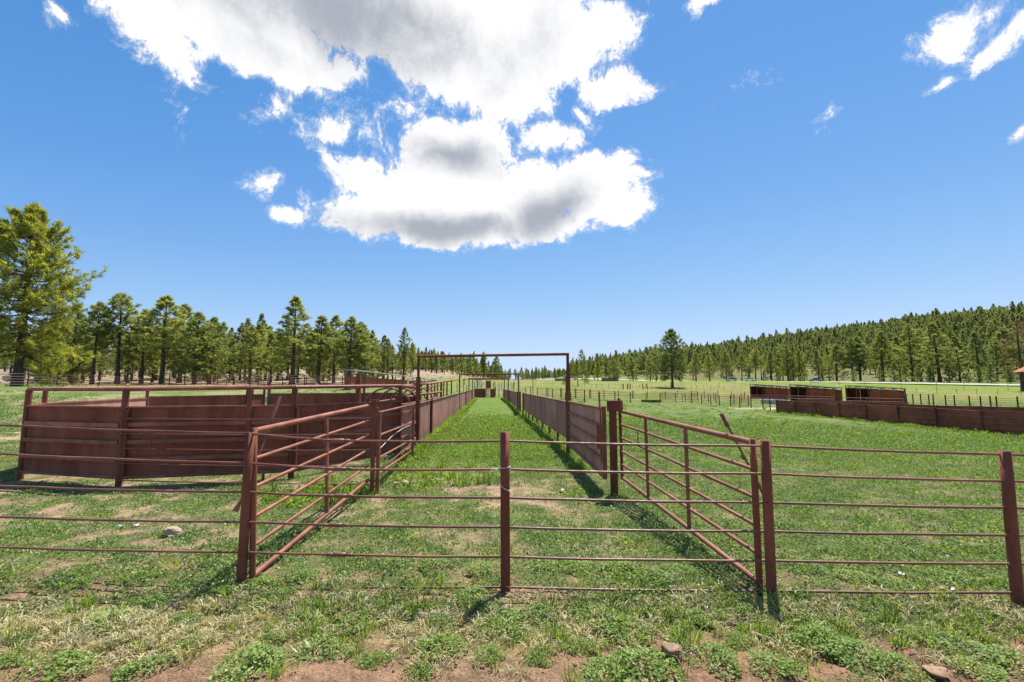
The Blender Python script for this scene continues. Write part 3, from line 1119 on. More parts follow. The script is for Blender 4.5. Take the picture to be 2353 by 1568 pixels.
for y in (15.8, 18.2, 20.4, 22.6):
    ck.bar('upright', HP(y, 0, -1.98), HP(y, 1.62, -1.98), .09, .07, M_POST)

# ------------------------------------------------------------------ polygonal sheet pen on the left
A = ground_at(46, 1103); B = ground_at(272, 1119); C_ = ground_at(668, 1101)
D = ground_at(916, 1053)
for q in (A, B, C_, D):
    q.z = 0.0
E, F_, G_, H_ = Vector((-10.9, 10.7, 0)), Vector((-12.1, 15.2, 0)), Vector((-10.75, 18.6, 0)), Vector((-10.55, 19.5, 0))
I_, J_, K_ = Vector((-11.4, 21.5, 0)), Vector((-5.9, 24, 0)), Vector((-4.6, 22, 0))
pen = Thing('round_pen', 'angular dark red sheet pen with a pipe top rail left of the alley', 'pen', B)


def facet(a, b, z0, z1, outward, ribs, mat, ztop=None, split=1):
    n = Vector(((b - a).y, -(b - a).x, 0)).normalized() * outward
    d_ = (b - a).normalized()
    for k in range(split):
        pa, pb = a.lerp(b, k / split), a.lerp(b, (k + 1) / split)
        pen.part('sheet', sheet(pa - d_ * .01, pb + d_ * .01, z0 + T(a.x, a.y) * .9, z1 + T(a.x, a.y) * .9, dep=0), mat)
    if ribs:
        for zz in (1.16, .83, .50):
            if a is A:
                zz -= .015
            pen.bar('channel', a + n * .030 + d_ * .05 + Vector((0, 0, zz)), b + n * .030 - d_ * .05 + Vector((0, 0, zz)), .06, .075, M_PIPE)
        pen.pipe('bottom_pipe', a + n * .015 + Vector((0, 0, z0)), b + n * .015 + Vector((0, 0, z0)), .032, M_PIPE)
    pen.bar('top_flange', a + n * .01 + Vector((0, 0, z1 + T(a.x, a.y) * .9)), b + n * .01 + Vector((0, 0, z1 + T(a.x, a.y) * .9)), .075, .03, M_PIPE)
    if ztop:
        pen.pipe('top_rail', a + Vector((0, 0, ztop[0])), b + Vector((0, 0, ztop[1])), .040, M_PIPE, 14)


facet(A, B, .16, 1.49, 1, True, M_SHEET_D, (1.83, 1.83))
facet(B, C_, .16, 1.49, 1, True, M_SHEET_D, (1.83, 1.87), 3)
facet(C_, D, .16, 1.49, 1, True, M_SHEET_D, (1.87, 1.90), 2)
facet(D, QL - Vector((.08, .12, 0)), .12, 1.40, 1, True, M_SHEET, (1.90, 1.86))
facet(A, E, .16, 1.49, -1, False, M_SHEET, (1.83, 1.83))
facet(E, F_, .16, 1.49, -1, False, M_SHEET, (1.83, 1.86))
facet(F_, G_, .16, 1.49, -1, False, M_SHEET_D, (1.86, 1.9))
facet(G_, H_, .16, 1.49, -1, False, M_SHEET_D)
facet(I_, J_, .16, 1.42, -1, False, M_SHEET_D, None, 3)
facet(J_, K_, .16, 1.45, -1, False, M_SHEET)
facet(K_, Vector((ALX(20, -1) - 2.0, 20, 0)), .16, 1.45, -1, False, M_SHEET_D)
for q, h_, r_ in ((A, 1.82, .055), (B, 1.82, .058), (C_, 1.87, .058), (D, 1.90, .05), (E, 1.83, .05), (F_, 1.86, .05), (G_, 1.9, .05), (H_, 1.95, .05)):
    pen.pipe('post', q - Vector((0, 0, .25)), q + Vector((0, 0, h_)), r_, M_POST, 14)
for q, h_ in ((I_, 1.95), (J_, 1.6), (K_, 1.6)):
    zz = float(T(q.x, q.y))
    pen.bar('post', q + Vector((0, 0, -.2)), q + Vector((0, 0, h_ + zz)), .11, .11, M_POST)
bq = B.lerp(C_, frac(580, B, C_))
pen.bar('post', bq - Vector((0, .05, .2)), bq + Vector((0, -.05, 1.84)), .09, .07, M_POST)
for q in (B, C_):
    pen.bar('post_plate', q + Vector((.09, -.03, .2)), q + Vector((.09, -.03, 1.46)), .05, .06, M_POST)
tp = Fs(1049, 1172, 16.0); tp.z = 0
tl = Thing('tall_pen_post', 'tall square red post rising behind the pen in front of the long red shed', 'post', tp)
tl.bar('shaft', tp - Vector((0, 0, .3)), tp + Vector((0, 0, 2.33)), .15, .15, M_POST)
tl.pipe('side_pipe', tp + Vector((.2, 0, -.2)), tp + Vector((.2, 0, 1.95)), .04, M_POST)
tl.box('plate', tp + Vector((0, -.085, 1.9)), (.2, .03, .22), M_POST)

# rod fence between the pen corner and the left gate hinge post
rf = Thing('rod_fence', 'five thin rods strung between the pen corner post and the left gate post', 'fence', B)
for k, zz in enumerate((1.30, 1.02, .74, .46, .15)):
    a, b = B + Vector((.02, -.07, zz - .02)), GB + Vector((0, .03, zz + .02))
    m_ = a.lerp(b, .5) + Vector((0, 0, -.02))
    rf.tube('rod', [a, a.lerp(m_, .5) + Vector((0, 0, -.004)), m_, m_.lerp(b, .5) + Vector((0, 0, -.004)), b], .0105, M_ROD, 8)
hk = Fs(445, 1284, B.y - .1)
lone('chain_hook', MB().tube([hk, hk + Vector((0, -.01, -.1)), hk + Vector((.012, -.01, -.2)), hk + Vector((.03, -.01, -.22)), hk + Vector((.035, -.01, -.17))], .006, 6).mesh('hook', M_CHAIN, hk),
     'small rusty chain hook hanging from a rod in front of the pen', 'hook', hk)

# four-rail panel between the left gate post and the alley frame
S1, S2 = ground_at(867, 1134), ground_at(948, 1053)
pn = Thing('pipe_hurdle', 'narrow pipe panel leaning between left gate post and alley frame', 'panel', S1)
pn.bar('stile', S1 + Vector((0, 0, -.15)), S1 + Vector((0, 0, F(867, 946, S1.y).z)), .06, .05, M_PIPE)
pn.bar('stile', S2 + Vector((0, 0, -.1)), S2 + Vector((0, 0, F(948, 932, S2.y).z)), .06, .05, M_PIPE)
for ra_, rb_ in ((949, 928), (1002, 968), (1054, 1006), (1090, 1030)):
    pn.pipe('rail', F(868, ra_, S1.y), F(955, rb_, QL.y - .1), .022, M_PIPE)
pn.tube('bent_rod', [F(868, 1036, S1.y + .3), F(900, 1003, S1.y + 1.5), F(925, 985, S2.y - .3), F(955, 972, QL.y - .2)], .009, M_GALV)
pn.tube('bent_rod', [F(868, 1080, S1.y + .3), F(910, 1050, S1.y + 2), F(955, 1010, QL.y - .2)], .014, M_ROD)
pn.box('latch', F(867, 1020, S1.y - .03), (.07, .05, .1), M_PIPE)
# ------------------------------------------------------------------ corral fences of posts and rails in the middle distance
def rail_fence(name, label, pts, ph, rails, pr=.05, rr=.02, mat=None, rmat=None, extra=0.0, group=None, lean=.0, n=6):
    pts = [Vector(p_) for p_ in pts]
    f_ = Thing(name, label, 'fence', pts[0], group)
    for p_ in pts:
        dx, dy = random.uniform(-lean, lean), random.uniform(-lean, lean)
        f_.pipe('post', p_ - Vector((0, 0, .2)), p_ + Vector((dx, dy, ph * random.uniform(.97, 1.05))), pr, mat or M_DARKPOST, 8)
    for z in rails:
        line = [p_ + Vector((0, 0, z)) for p_ in pts]
        f_.tube('rail', line, rr, rmat or M_ROD, n)
    return f_


random.seed(8)
gs = lambda L_: [Gs(*q) for q in L_]
RL5 = (.30, .57, .84, 1.11, 1.36)
rail_fence('corral_fence', 'front row of rusty corral posts running from the alley to the brown sheet lane',
           gs([(1574, 1160), (1619, 1168), (1713, 1180), (1755, 1180), (1802, 1179), (1847, 1180), (1893, 1179), (1934, 1180), (1980, 1180), (2027, 1181), (2056, 1184), (2083, 1186), (2108, 1189), (2141, 1191), (2168, 1195), (2201, 1196), (2236, 1200), (2257, 1204)]),
           1.45, RL5, .065, .02)
rail_fence('corral_fence', 'second row of corral posts behind the front row, across the middle pasture',
           gs([(1520, 1154), (1555, 1157), (1602, 1163), (1643, 1166), (1685, 1167), (1728, 1168), (1770, 1168), (1812, 1168), (1853, 1168), (1897, 1169), (1950, 1172), (2008, 1177), (2045, 1176), (2098, 1181), (2151, 1186), (2193, 1190)]),
           1.5, RL5, .07, .021)
# paired posts of the second row
for sx, sy in ((1606, 1163), (1646, 1166), (1688, 1167), (1731, 1168), (1856, 1168)):
    q = Gs(sx, sy)
    t_ = Thing('fence_post', 'lone rusty post paired with a post of the second corral row', 'post', q, 'posts doubling the second corral row')
    t_.pipe('shaft', q - Vector((0, 0, .2)), q + Vector((0, 0, 1.5)), .05, M_POST, 8)
rail_fence('corral_fence', 'small square holding pen of pink-grey pipe rails right of the trough',
           gs([(1934, 1179), (2000, 1179), (2026, 1181)]) + [Gs(2045, 1170), Gs(1985, 1166), Gs(1940, 1168), Gs(1934, 1179)], 1.5, (.15, .42, .69, .96, 1.22, 1.46), .05, .026, M_POST, M_PIPE)
rail_fence('corral_fence', 'cross fence of rusty rails slanting between the two corral rows',
           gs([(2056, 1184), (2076, 1179), (2092, 1174), (2104, 1169)]), 1.45, RL5, .065, .02)
rail_fence('corral_fence', 'cross fence in front of the first small shelter',
           gs([(2141, 1191), (2151, 1184), (2172, 1178), (2182, 1171)]), 1.45, RL5, .065, .02)
rail_fence('corral_fence', 'far line of corral posts left of the first small shelter',
           gs([(2026, 1166), (2064, 1167), (2104, 1167), (2143, 1169), (2182, 1170), (2200, 1171)]), 1.45, RL5, .065, .02)
rail_fence('corral_fence', 'pipe fence of paired posts beyond the brown sheet lane at far right',
           gs([(2645, 1184), (2657, 1185), (2676, 1186), (2699, 1187), (2723, 1189), (2736, 1190), (2772, 1192), (2798, 1193), (2842, 1195), (2875, 1198), (2904, 1200), (2922, 1201), (2984, 1204), (3060, 1210)]),
           1.55, RL5, .075, .022)
rail_fence('panel_gate', 'pink pipe gate panels lying in front of the first small shelter',
           gs([(2172, 1182), (2236, 1184), (2300, 1184)]), 1.35, (.5, .75, 1.0, 1.3), .05, .032, M_PIPE, M_PIPE)
rail_fence('panel_gate', 'pale pink pipe rails before the second small shelter',
           gs([(2306, 1185), (2380, 1187), (2446, 1189)]), 1.30, (.9, 1.25), .05, .034, M_PIPE, M_PIPE)
rail_fence('panel_gate', 'pale pink pipe rails before the third and nearest small shelter',
           gs([(2466, 1192), (2540, 1194), (2650, 1198)]), 1.25, (.8, 1.2), .05, .034, M_PIPE, M_PIPE)
# left side
rail_fence('corral_fence', 'thin rusty rail fence below the very large pine, running along the left wood',
           [gp(-62, 42), gp(-49.8, 47), gp(-52.8, 53), gp(-52.4, 58), gp(-57, 66), gp(-62, 74), gp(-66.7, 80), gp(-68.8, 87), gp(-64, 92)], 1.42, (.25, .52, .79, 1.06, 1.34), .055, .02)
L2 = [gp((sx - 1500) / 1333 * Y, Y) for sx, Y in ((500, 50), (545, 50), (611, 51), (687, 47), (736, 50), (788, 53), (850, 55), (895, 56), (951, 57), (1005, 58))]
rail_fence('corral_fence', 'rusty corral fence crossing the green yard behind the sheet pen', L2, 1.45, RL5, .055, .02)
L3 = [gp((sx - 1500) / 1333 * Y, Y) for sx, Y in ((520, 74), (575, 72), (630, 72), (690, 70), (760, 70), (830, 70), (900, 70), (960, 70), (1012, 70))]
rail_fence('corral_fence', 'farther rusty corral fence at the foot of the left woods', L3, 1.45, RL5, .06, .024)
L4 = [gp((sx - 1500) / 1333 * Y, Y) for sx, Y in ((611, 51), (640, 58), (668, 66), (690, 70))]
rail_fence('corral_fence', 'short cross fence joining the two corral fences behind the pen', L4, 1.45, RL5, .055, .02)
q = L2[6]
lone('leaning_post', MB().tube([Vector((.5, 0, -.1)), Vector((-.35, .1, 1.5))], .05, 8).mesh('leaning_post', M_POST), 'dark post leaning left in the yard behind the pen', 'post', q)
q = gp((850 - 1500) / 1333 * 33, 33)
tk = Thing('water_trough', 'pale blue rimmed flat trough in the yard behind the pen', 'trough', q)
for dy in (0, 1.0):
    tk.pipe('rim', q + Vector((-2.2, dy, .42)), q + Vector((2.2, dy, .42)), .05, M_WATER, 8)
tk.box('basin', q + Vector((0, .5, .2)), (4.3, 1.0, .4), M_GALV)


# ------------------------------------------------------------------ brown sheet lane on the right
def lane_wall(label, P, Q, posts_px, h, ribs):
    P, Q = gp(*P), gp(*Q)
    w_ = Thing('lane_wall', label, 'wall', P)
    xs_ = [(P.x, P.y)] + [on_line(px, P, Q) for px in posts_px] + [(Q.x, Q.y)]
    for (x0, y0), (x1, y1) in zip(xs_[:-1], xs_[1:]):
        z0, z1 = float(T(x0, y0)), float(T(x1, y1))
        w_.part('panel', sheet((x0, y0 - .02), (x1, y1 + .02), (z0 + .04, z1 + .04), (z0 + h, z1 + h), dep=0), M_LANE)
        if ribs:
            for zz in (.34, .66, .98):
                w_.bar('rib', (x0 - .03, y0, z0 + zz), (x1 - .03, y1, z1 + zz), .07, .05, M_PIPE)
        w_.bar('cap', (x0, y0, z0 + h), (x1, y1, z1 + h), .08, .03, M_PIPE)
    for x, y in xs_:
        z = float(T(x, y))
        w_.pipe('post', (x - .06, y, z - .2), (x - .06, y, z + h + .04), .06, M_POST, 10)
    return w_


lane_wall('long dark red sheet wall with horizontal ribs, front side of the right-hand lane', (28.0, 48.5), (28.2, 14), [1825, 1872, 1926, 1987, 2060, 2146, 2249], 1.32, True)
lane_wall('rear sheet wall of the right-hand lane, its top showing above the front wall', (31.0, 50), (31.4, 14), [1900, 2000, 2150], 1.36, False)


# ------------------------------------------------------------------ open-fronted red shelters
def shelter(label, sxl, sxr, Yl, Yr, hl, hr_, dep=5.0, group='open-fronted red shelters along the pasture'):
    a = gp((sxl - 1500) / 1333 * Yl, Yl)
    b = gp((sxr - 1500) / 1333 * Yr, Yr)
    z0 = min(a.z, b.z)
    s_ = Thing('loafing_shed', label, 'shed', Vector((a.x, a.y, z0)), group)
    d = Vector((b.x - a.x, b.y - a.y, 0))
    L = d.length
    d.normalize()
    n_ = Vector((-d.y, d.x, 0))
    base = Vector((a.x, a.y, 0))
    at_ = lambda s, t, z: base + d * (s * L) + n_ * t + Vector((0, 0, z))
    top = lambda s: z0 + hl + (hr_ - hl) * s
    wt = lambda s: top(s) - .42
    for k in range(3):           # front sheets close the right part
        s0, s1 = .42 + k * .193, .42 + (k + 1) * .193
        p0, p1 = at_(s0 + .002, 0, 0), at_(s1 - .002, 0, 0)
        s_.part('front_sheet', sheet(p0, p1, (z0, z0), (wt(s0) - .1, wt(s1) - .1), pitch=.3), M_SHED)
    for k in range(5):
        p0, p1 = at_(k / 5 + .002, dep, 0), at_((k + 1) / 5 - .002, dep, 0)
        s_.part('back_sheet', sheet(p1, p0, (z0, z0), (wt((k + 1) / 5), wt(k / 5)), pitch=.3), M_SHED)
    for s in (0, 1):
        s_.part('end_sheet', sheet(at_(s, .02, 0), at_(s, dep - .02, 0), z0, wt(s), pitch=.3), M_SHED)
    for s in (0, .19, .40, .61, .81, 1.0):
        for tt in (-.03, dep + .04):
            s_.bar('post', at_(s, tt, z0 - .1), at_(s, tt, top(s) - .06), .09, .09, M_STEEL)
    for tt in (-.03, dep * .5, dep + .04):
        s_.bar('truss_chord', at_(0, tt, top(0) - .10), at_(1, tt, top(1) - .10), .06, .06, M_STEEL)
        s_.bar('truss_chord', at_(0, tt, wt(0) - .02), at_(1, tt, wt(1) - .02), .05, .05, M_STEEL)
        for k in range(10):
            s0, s1 = k / 10, (k + 1) / 10
            s_.bar('truss_web', at_(s0, tt, wt(s0) if k % 2 else top(s0) - .1), at_(s1, tt, wt(s1) if not k % 2 else top(s1) - .1), .03, .03, M_STEEL)
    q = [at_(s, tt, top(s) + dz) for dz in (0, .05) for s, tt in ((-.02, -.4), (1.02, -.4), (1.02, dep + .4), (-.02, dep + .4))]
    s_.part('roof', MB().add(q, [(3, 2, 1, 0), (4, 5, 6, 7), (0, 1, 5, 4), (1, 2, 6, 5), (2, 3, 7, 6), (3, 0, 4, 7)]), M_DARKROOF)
    return s_


shelter('leftmost and farthest of the three red open-fronted shelters', 2194, 2301, 92, 88, 2.95, 2.45)
shelter('middle of the three red open-fronted shelters', 2310, 2440, 84, 79, 2.95, 2.35)
shelter('rightmost and nearest of the three red open-fronted shelters', 2472, 2643, 77, 72, 2.85, 2.35)


def long_shed(label, sx0, Y0, Y1, ht):
    a = gp((sx0 - 1500) / 1333 * Y0, Y0)
    k_ = -.055
    b = gp(a.x + (Y1 - Y0) * k_, Y1)
    s_ = Thing('long_shed', label, 'shed', a, 'long red sheds left of the alley')
    z0 = min(a.z, b.z)
    ht = 3.64 - z0
    n = max(4, int((Y1 - Y0) / 6))
    for i in range(n):
        f0, f1 = i / n, (i + 1) / n
        p0, p1 = a.lerp(b, f0 + .001), a.lerp(b, f1 - .001)
        s_.part('side_sheet', sheet(p1, p0, z0 - .3, z0 + ht - .75, pitch=.3, dep=.02), M_SHED)
        s_.bar('post', Vector((p0.x + .06, p0.y, z0 - .3)), Vector((p0.x + .06, p0.y, z0 + ht - .08)), .10, .10, M_STEEL)
        q0, q1 = Vector((p0.x + .05, p0.y, 0)), Vector((p1.x + .05, p1.y, 0))
        m_ = q0.lerp(q1, .5)
        s_.bar('truss_web', q0 + Vector((0, 0, z0 + ht - .72)), m_ + Vector((0, 0, z0 + ht - .12)), .05, .05, M_STEEL)
        s_.bar('truss_web', m_ + Vector((0, 0, z0 + ht - .12)), q1 + Vector((0, 0, z0 + ht - .72)), .05, .05, M_STEEL)
    s_.bar('eave_beam', Vector((a.x + .05, a.y, z0 + ht - .72)), Vector((b.x + .05, b.y, z0 + ht - .72)), .07, .07, M_STEEL)
    s_.part('end_sheet', sheet((a.x - .6, a.y), (a.x - .02, a.y), z0 - .3, z0 + ht - .75, pitch=.3), M_SHED)
    s_.bar('post', Vector((a.x - .6, a.y, z0 - .3)), Vector((a.x - .6, a.y, z0 + ht - .1)), .1, .1, M_STEEL)
    q = [Vector((p_.x + dx, p_.y, z0 + ht + dz + (.0 if dx > 0 else .06))) for dz in (-.04, .05) for p_, dx in ((a, .35), (b, .35), (b, -.9), (a, -.9))]
    s_.part('roof', MB().add(q, [(0, 1, 2, 3), (7, 6, 5, 4), (4, 5, 1, 0), (5, 6, 2, 1), (6, 7, 3, 2), (7, 4, 0, 3)]), M_ROOF)
    return s_


long_shed('nearer long red shed with a pale truss-edged roof, left of the alley', 1029, 50, 86, 3.0)
long_shed('farther long red shed continuing behind the first, left of the alley', 1208, 90, 150, 2.9)

# ------------------------------------------------------------------ end of the alley
Ye = 73.0
ex = lambda sx: (sx - 1500) / 1333 * Ye
eg = Thing('head_gate', 'dark sheet squeeze gate with a raised guillotine panel closing the alley end', 'gate', gp(ex(1430), Ye))
eg.part('sheet', sheet((ex(1392), Ye), (ex(1423), Ye), .05, 1.45, dep=0), M_SHEET_D)
eg.part('sheet', sheet((ex(1438), Ye), (ex(1451), Ye), .05, 1.42, dep=0), M_SHEET_D)
eg.part('guillotine', sheet((ex(1425), Ye), (ex(1437), Ye), 1.55, 2.7, dep=0), M_SHEET_D)
for sx in (1424.5, 1437.5):
    eg.bar('upright', (ex(sx), Ye + .03, -.2), (ex(sx), Ye + .03, 2.8), .1, .1, M_POST)
for sx in (1427.5, 1430.5, 1433.5):
    eg.bar('slot_bar', (ex(sx), Ye, 0), (ex(sx), Ye, 1.55), .07, .07, M_POST)
for sx, hh in ((1390, 2.6), (1412, 2.5), (1450, 2.6), (1462, 2.4)):
    eg.bar('upright', (ex(sx), Ye + .2, -.2), (ex(sx), Ye + .2, hh), .09, .09, M_POST)
ob = Thing('overhead_beam', 'thin overhead pipe carried on a slim post right of the alley end', 'beam', gp((1561 - 1500) / 1333 * 78, 78))
ob.pipe('beam', Fs(1355, 1112, 78), Fs(1571, 1111.5, 78), .05, M_POST, 8)
pb = gp((1561 - 1500) / 1333 * 78, 78)
ob.pipe('post', pb - Vector((0, 0, .2)), Vector((pb.x, pb.y, Fs(1561, 1112, 78).z)), .06, M_POST, 8)
pb = gp((1358 - 1500) / 1333 * 78, 78)
ob.pipe('post', pb - Vector((0, 0, .2)), Vector((pb.x, pb.y, Fs(1358, 1112, 78).z)), .06, M_POST, 8)
rail_fence('corral_fence', 'pale rail fence beyond the alley end, just right of the raised panel',
           [gp((sx - 1500) / 1333 * 82, 82) for sx in (1340, 1368, 1395, 1425, 1452, 1478, 1505, 1540)], 1.5, RL5, .06, .028, M_POST, M_GALV)
rail_fence('corral_fence', 'distant pale panel fence with blue-grey rails past the alley end',
           [gp((sx - 1500) / 1333 * 112, 112) for sx in (1362, 1385, 1400, 1430, 1446, 1470, 1490, 1500)], 1.75, (.3, .55, .8, 1.05, 1.3, 1.6), .07, .035, M_POST, M_GALV)
q = gp((1403 - 1500) / 1333 * 118, 118)
tr_ = Thing('squeeze_chute', 'small pale boxy squeeze chute standing past the alley end', 'chute', q)
for dx in (-.55, .55):
    tr_.box('side_panel', q + Vector((dx, 0, 1.0)), (.08, 2.2, 1.2), M_GALV)
tr_.box('end_panel', q + Vector((0, -1.1, .9)), (1.0, .06, 1.0), M_WHITE)
tr_.box('roof_frame', q + Vector((0, 0, 1.75)), (1.2, 2.3, .08), M_STEEL)
for dx in (-.5, .5):
    for dy in (-1, 1):
        tr_.bar('leg', q + Vector((dx, dy, -.1)), q + Vector((dx, dy, 1.75)), .08, .08, M_STEEL)
for sx, lab in ((1826, 'first of three dark leaning timber posts in the far pasture'), (1839, 'second of three dark leaning timber posts in the far pasture'), (1846, 'third of three dark leaning timber posts in the far pasture'),
                (1884, 'left of two dark timber gate posts in the far pasture'), (1896, 'right of two dark timber gate posts in the far pasture'), (1505, 'single dark timber post just past the alley end')):
    q = Gs(sx, 1141 if sx > 1600 else 1139)
    lone('timber_post', MB().tube([(0, 0, -.2), (.02, 0, .6), (random.uniform(-.2, .2), 0, 1.55)], [.17, .16, .15], 9).mesh('timber_post', M_WOOD), lab, 'post', q)
tg = Gs(1908, 1180)
trough = MB()
prof = [(-.32, .0), (-.42, .42), (-.36, .44), (-.28, .12), (.28, .12), (.36, .44), (.42, .42), (.32, 0)]
vs = [(x_, a_, b_) for x_ in (-1.45, 1.45) for a_, b_ in prof]
n8 = len(prof)
trough.add(vs, [(i_, (i_ + 1) % n8, (i_ + 1) % n8 + n8, i_ + n8) for i_ in range(n8)])
for x_ in (-1.45, 1.45):
    trough.add([(x_, a_, b_) for a_, b_ in ((-.32, 0), (-.42, .42), (.42, .42), (.32, 0))], [(0, 1, 2, 3)])
lone('feed_trough', trough.mesh('feed_trough', M_MOSS), 'long mossy green feed trough on the grass before the corral rows', 'trough', tg)
q = Gs(2262, 1183)
wt_ = Thing('stock_tank', 'low round grey stock tank with a blue rim before the first shelter', 'tank', q)
ring = [(1.6 * math.cos(a), 1.6 * math.sin(a)) for a in np.linspace(0, 2 * math.pi, 25)[:-1]]
mb = MB()
mb.add([(x_, y_, z_) for z_ in (0, .55) for x_, y_ in ring], [(i_, (i_ + 1) % 24, (i_ + 1) % 24 + 24, i_ + 24) for i_ in range(24)], True)
for p_ in range(len(mb.v)):
    mb.v[p_] = tuple(Vector(mb.v[p_]) + q)
wt_.part('wall', mb, M_GALV)
wt_.tube('rim', [q + Vector((x_, y_, .56)) for x_, y_ in ring + ring[:1]], .05, M_WATER, 6)


# ------------------------------------------------------------------ wire fences far out
def wire_fence(label, pts, spacing, h, lean=.12, mat=None):
    P_ = [np.array(p_[:2]) for p_ in pts]
    f_ = Thing('wire_fence', label, 'fence', Vector((*P_[0], float(T(*P_[0])))))
    mb_ = MB()
    tops_, stakes_ = [], []
    for a, b in zip(P_[:-1], P_[1:]):
        n = max(1, int(np.linalg.norm(b - a) / spacing))
        for i_ in range(n):
            q_ = a + (b - a) * (i_ + random.uniform(-.15, .15)) / n
            z_ = float(T(*q_))
            l_ = random.uniform(-lean, lean)
            stakes_.append(((q_[0], q_[1], z_ - .1), (q_[0] + l_, q_[1] + random.uniform(-lean, lean), z_ + h * random.uniform(.9, 1.1))))
            tops_.append(Vector((q_[0] + l_ * .8, q_[1], z_ + h)))
    for a_, b_ in stakes_:
        f_.pipe('stake', a_, b_, .045, mat or M_WOOD, 5)
    for k_ in (.98, .7, .42):
        f_.tube('wire', [t_ - Vector((0, 0, h * (1 - k_))) for t_ in tops_], .008, M_WIRE, 3)
    return f_


wire_fence('thin wire fence of closely set stakes crossing the pasture behind the corrals', [Gs(1660, 1136), Gs(1800, 1139), Gs(1930, 1141), Gs(2080, 1142), Gs(2190, 1144)], 1.6, 1.3)
wire_fence('wire fence of leaning stakes along the green verge beyond the shelters', [Gs(1960, 1131), Gs(2150, 1136), Gs(2300, 1141), Gs(2450, 1146), Gs(2640, 1150), Gs(2800, 1154), Gs(3060, 1160)], 3.2, 1.35, .3)
wire_fence('tall sparse wire fence close beside the highway', [Gs(2290, 1129), Gs(2460, 1134), Gs(2640, 1140), Gs(2830, 1144), Gs(3060, 1148)], 7.0, 2.2, .1)
wire_fence('faint wire fence across the meadow beyond the alley end', [Gs(1440, 1131), Gs(1560, 1133), Gs(1690, 1134)], 5.0, 1.3)

# ------------------------------------------------------------------ billboards seen from behind, road signs
for sx0, sx1, t0, b0, lab, grn in ((1762, 1812, 1107, 1122, 'larger dark billboard seen from behind, green sign on its corner', True), (1626, 1662, 1110, 1120, 'smaller dark billboard seen from behind, left of the lone pines', False)):
    Yb = 205 if grn else 250
    a, b = Fs(sx0, t0, Yb), Fs(sx1, b0, Yb)
    s_ = Thing('billboard', lab, 'billboard', gp((a.x + b.x) / 2, Yb))
    hN = 6
    for k in range(hN):
        z1_, z0_ = a.z + (b.z - a.z) * k / hN, a.z + (b.z - a.z) * (k + 1) / hN
        s_.box('board', ((a.x + b.x) / 2, Yb, (z0_ + z1_) / 2), (b.x - a.x, .12, (z1_ - z0_) * .93), M_SIGNBACK)
    for k in range(5):
        x_ = a.x + (b.x - a.x) * (k + .5) / 5
        s_.bar('leg', (x_, Yb - .15, float(T(x_, Yb)) - .3), (x_, Yb - .15, a.z), .14, .14, M_WOOD)
    if grn:
        s_.box('sign_plate', (b.x - .9, Yb + .5, a.z + .1), (1.9, .06, .5), M_SIGNGREEN)
for sx, top, lab, Ys in ((2246, 1098, 'white road sign on a post behind the far road verge', 205), (1862, 1107, 'small pale sign far along the road edge', 240), (1741, 1106, 'small white hut-like sign beside the far road', 250)):
    q = gp((sx - 1500) / 1333 * Ys, Ys)
    zt = Fs(sx, top, Ys).z
    s_ = Thing('road_sign', lab, 'sign', q)
    s_.bar('post', q - Vector((0, 0, .2)), Vector((q.x, q.y, zt)), .09, .09, M_STEEL)
    s_.box('plate', Vector((q.x, q.y - .06, zt - .55)), (1.0, .04, 1.1), M_WHITE)


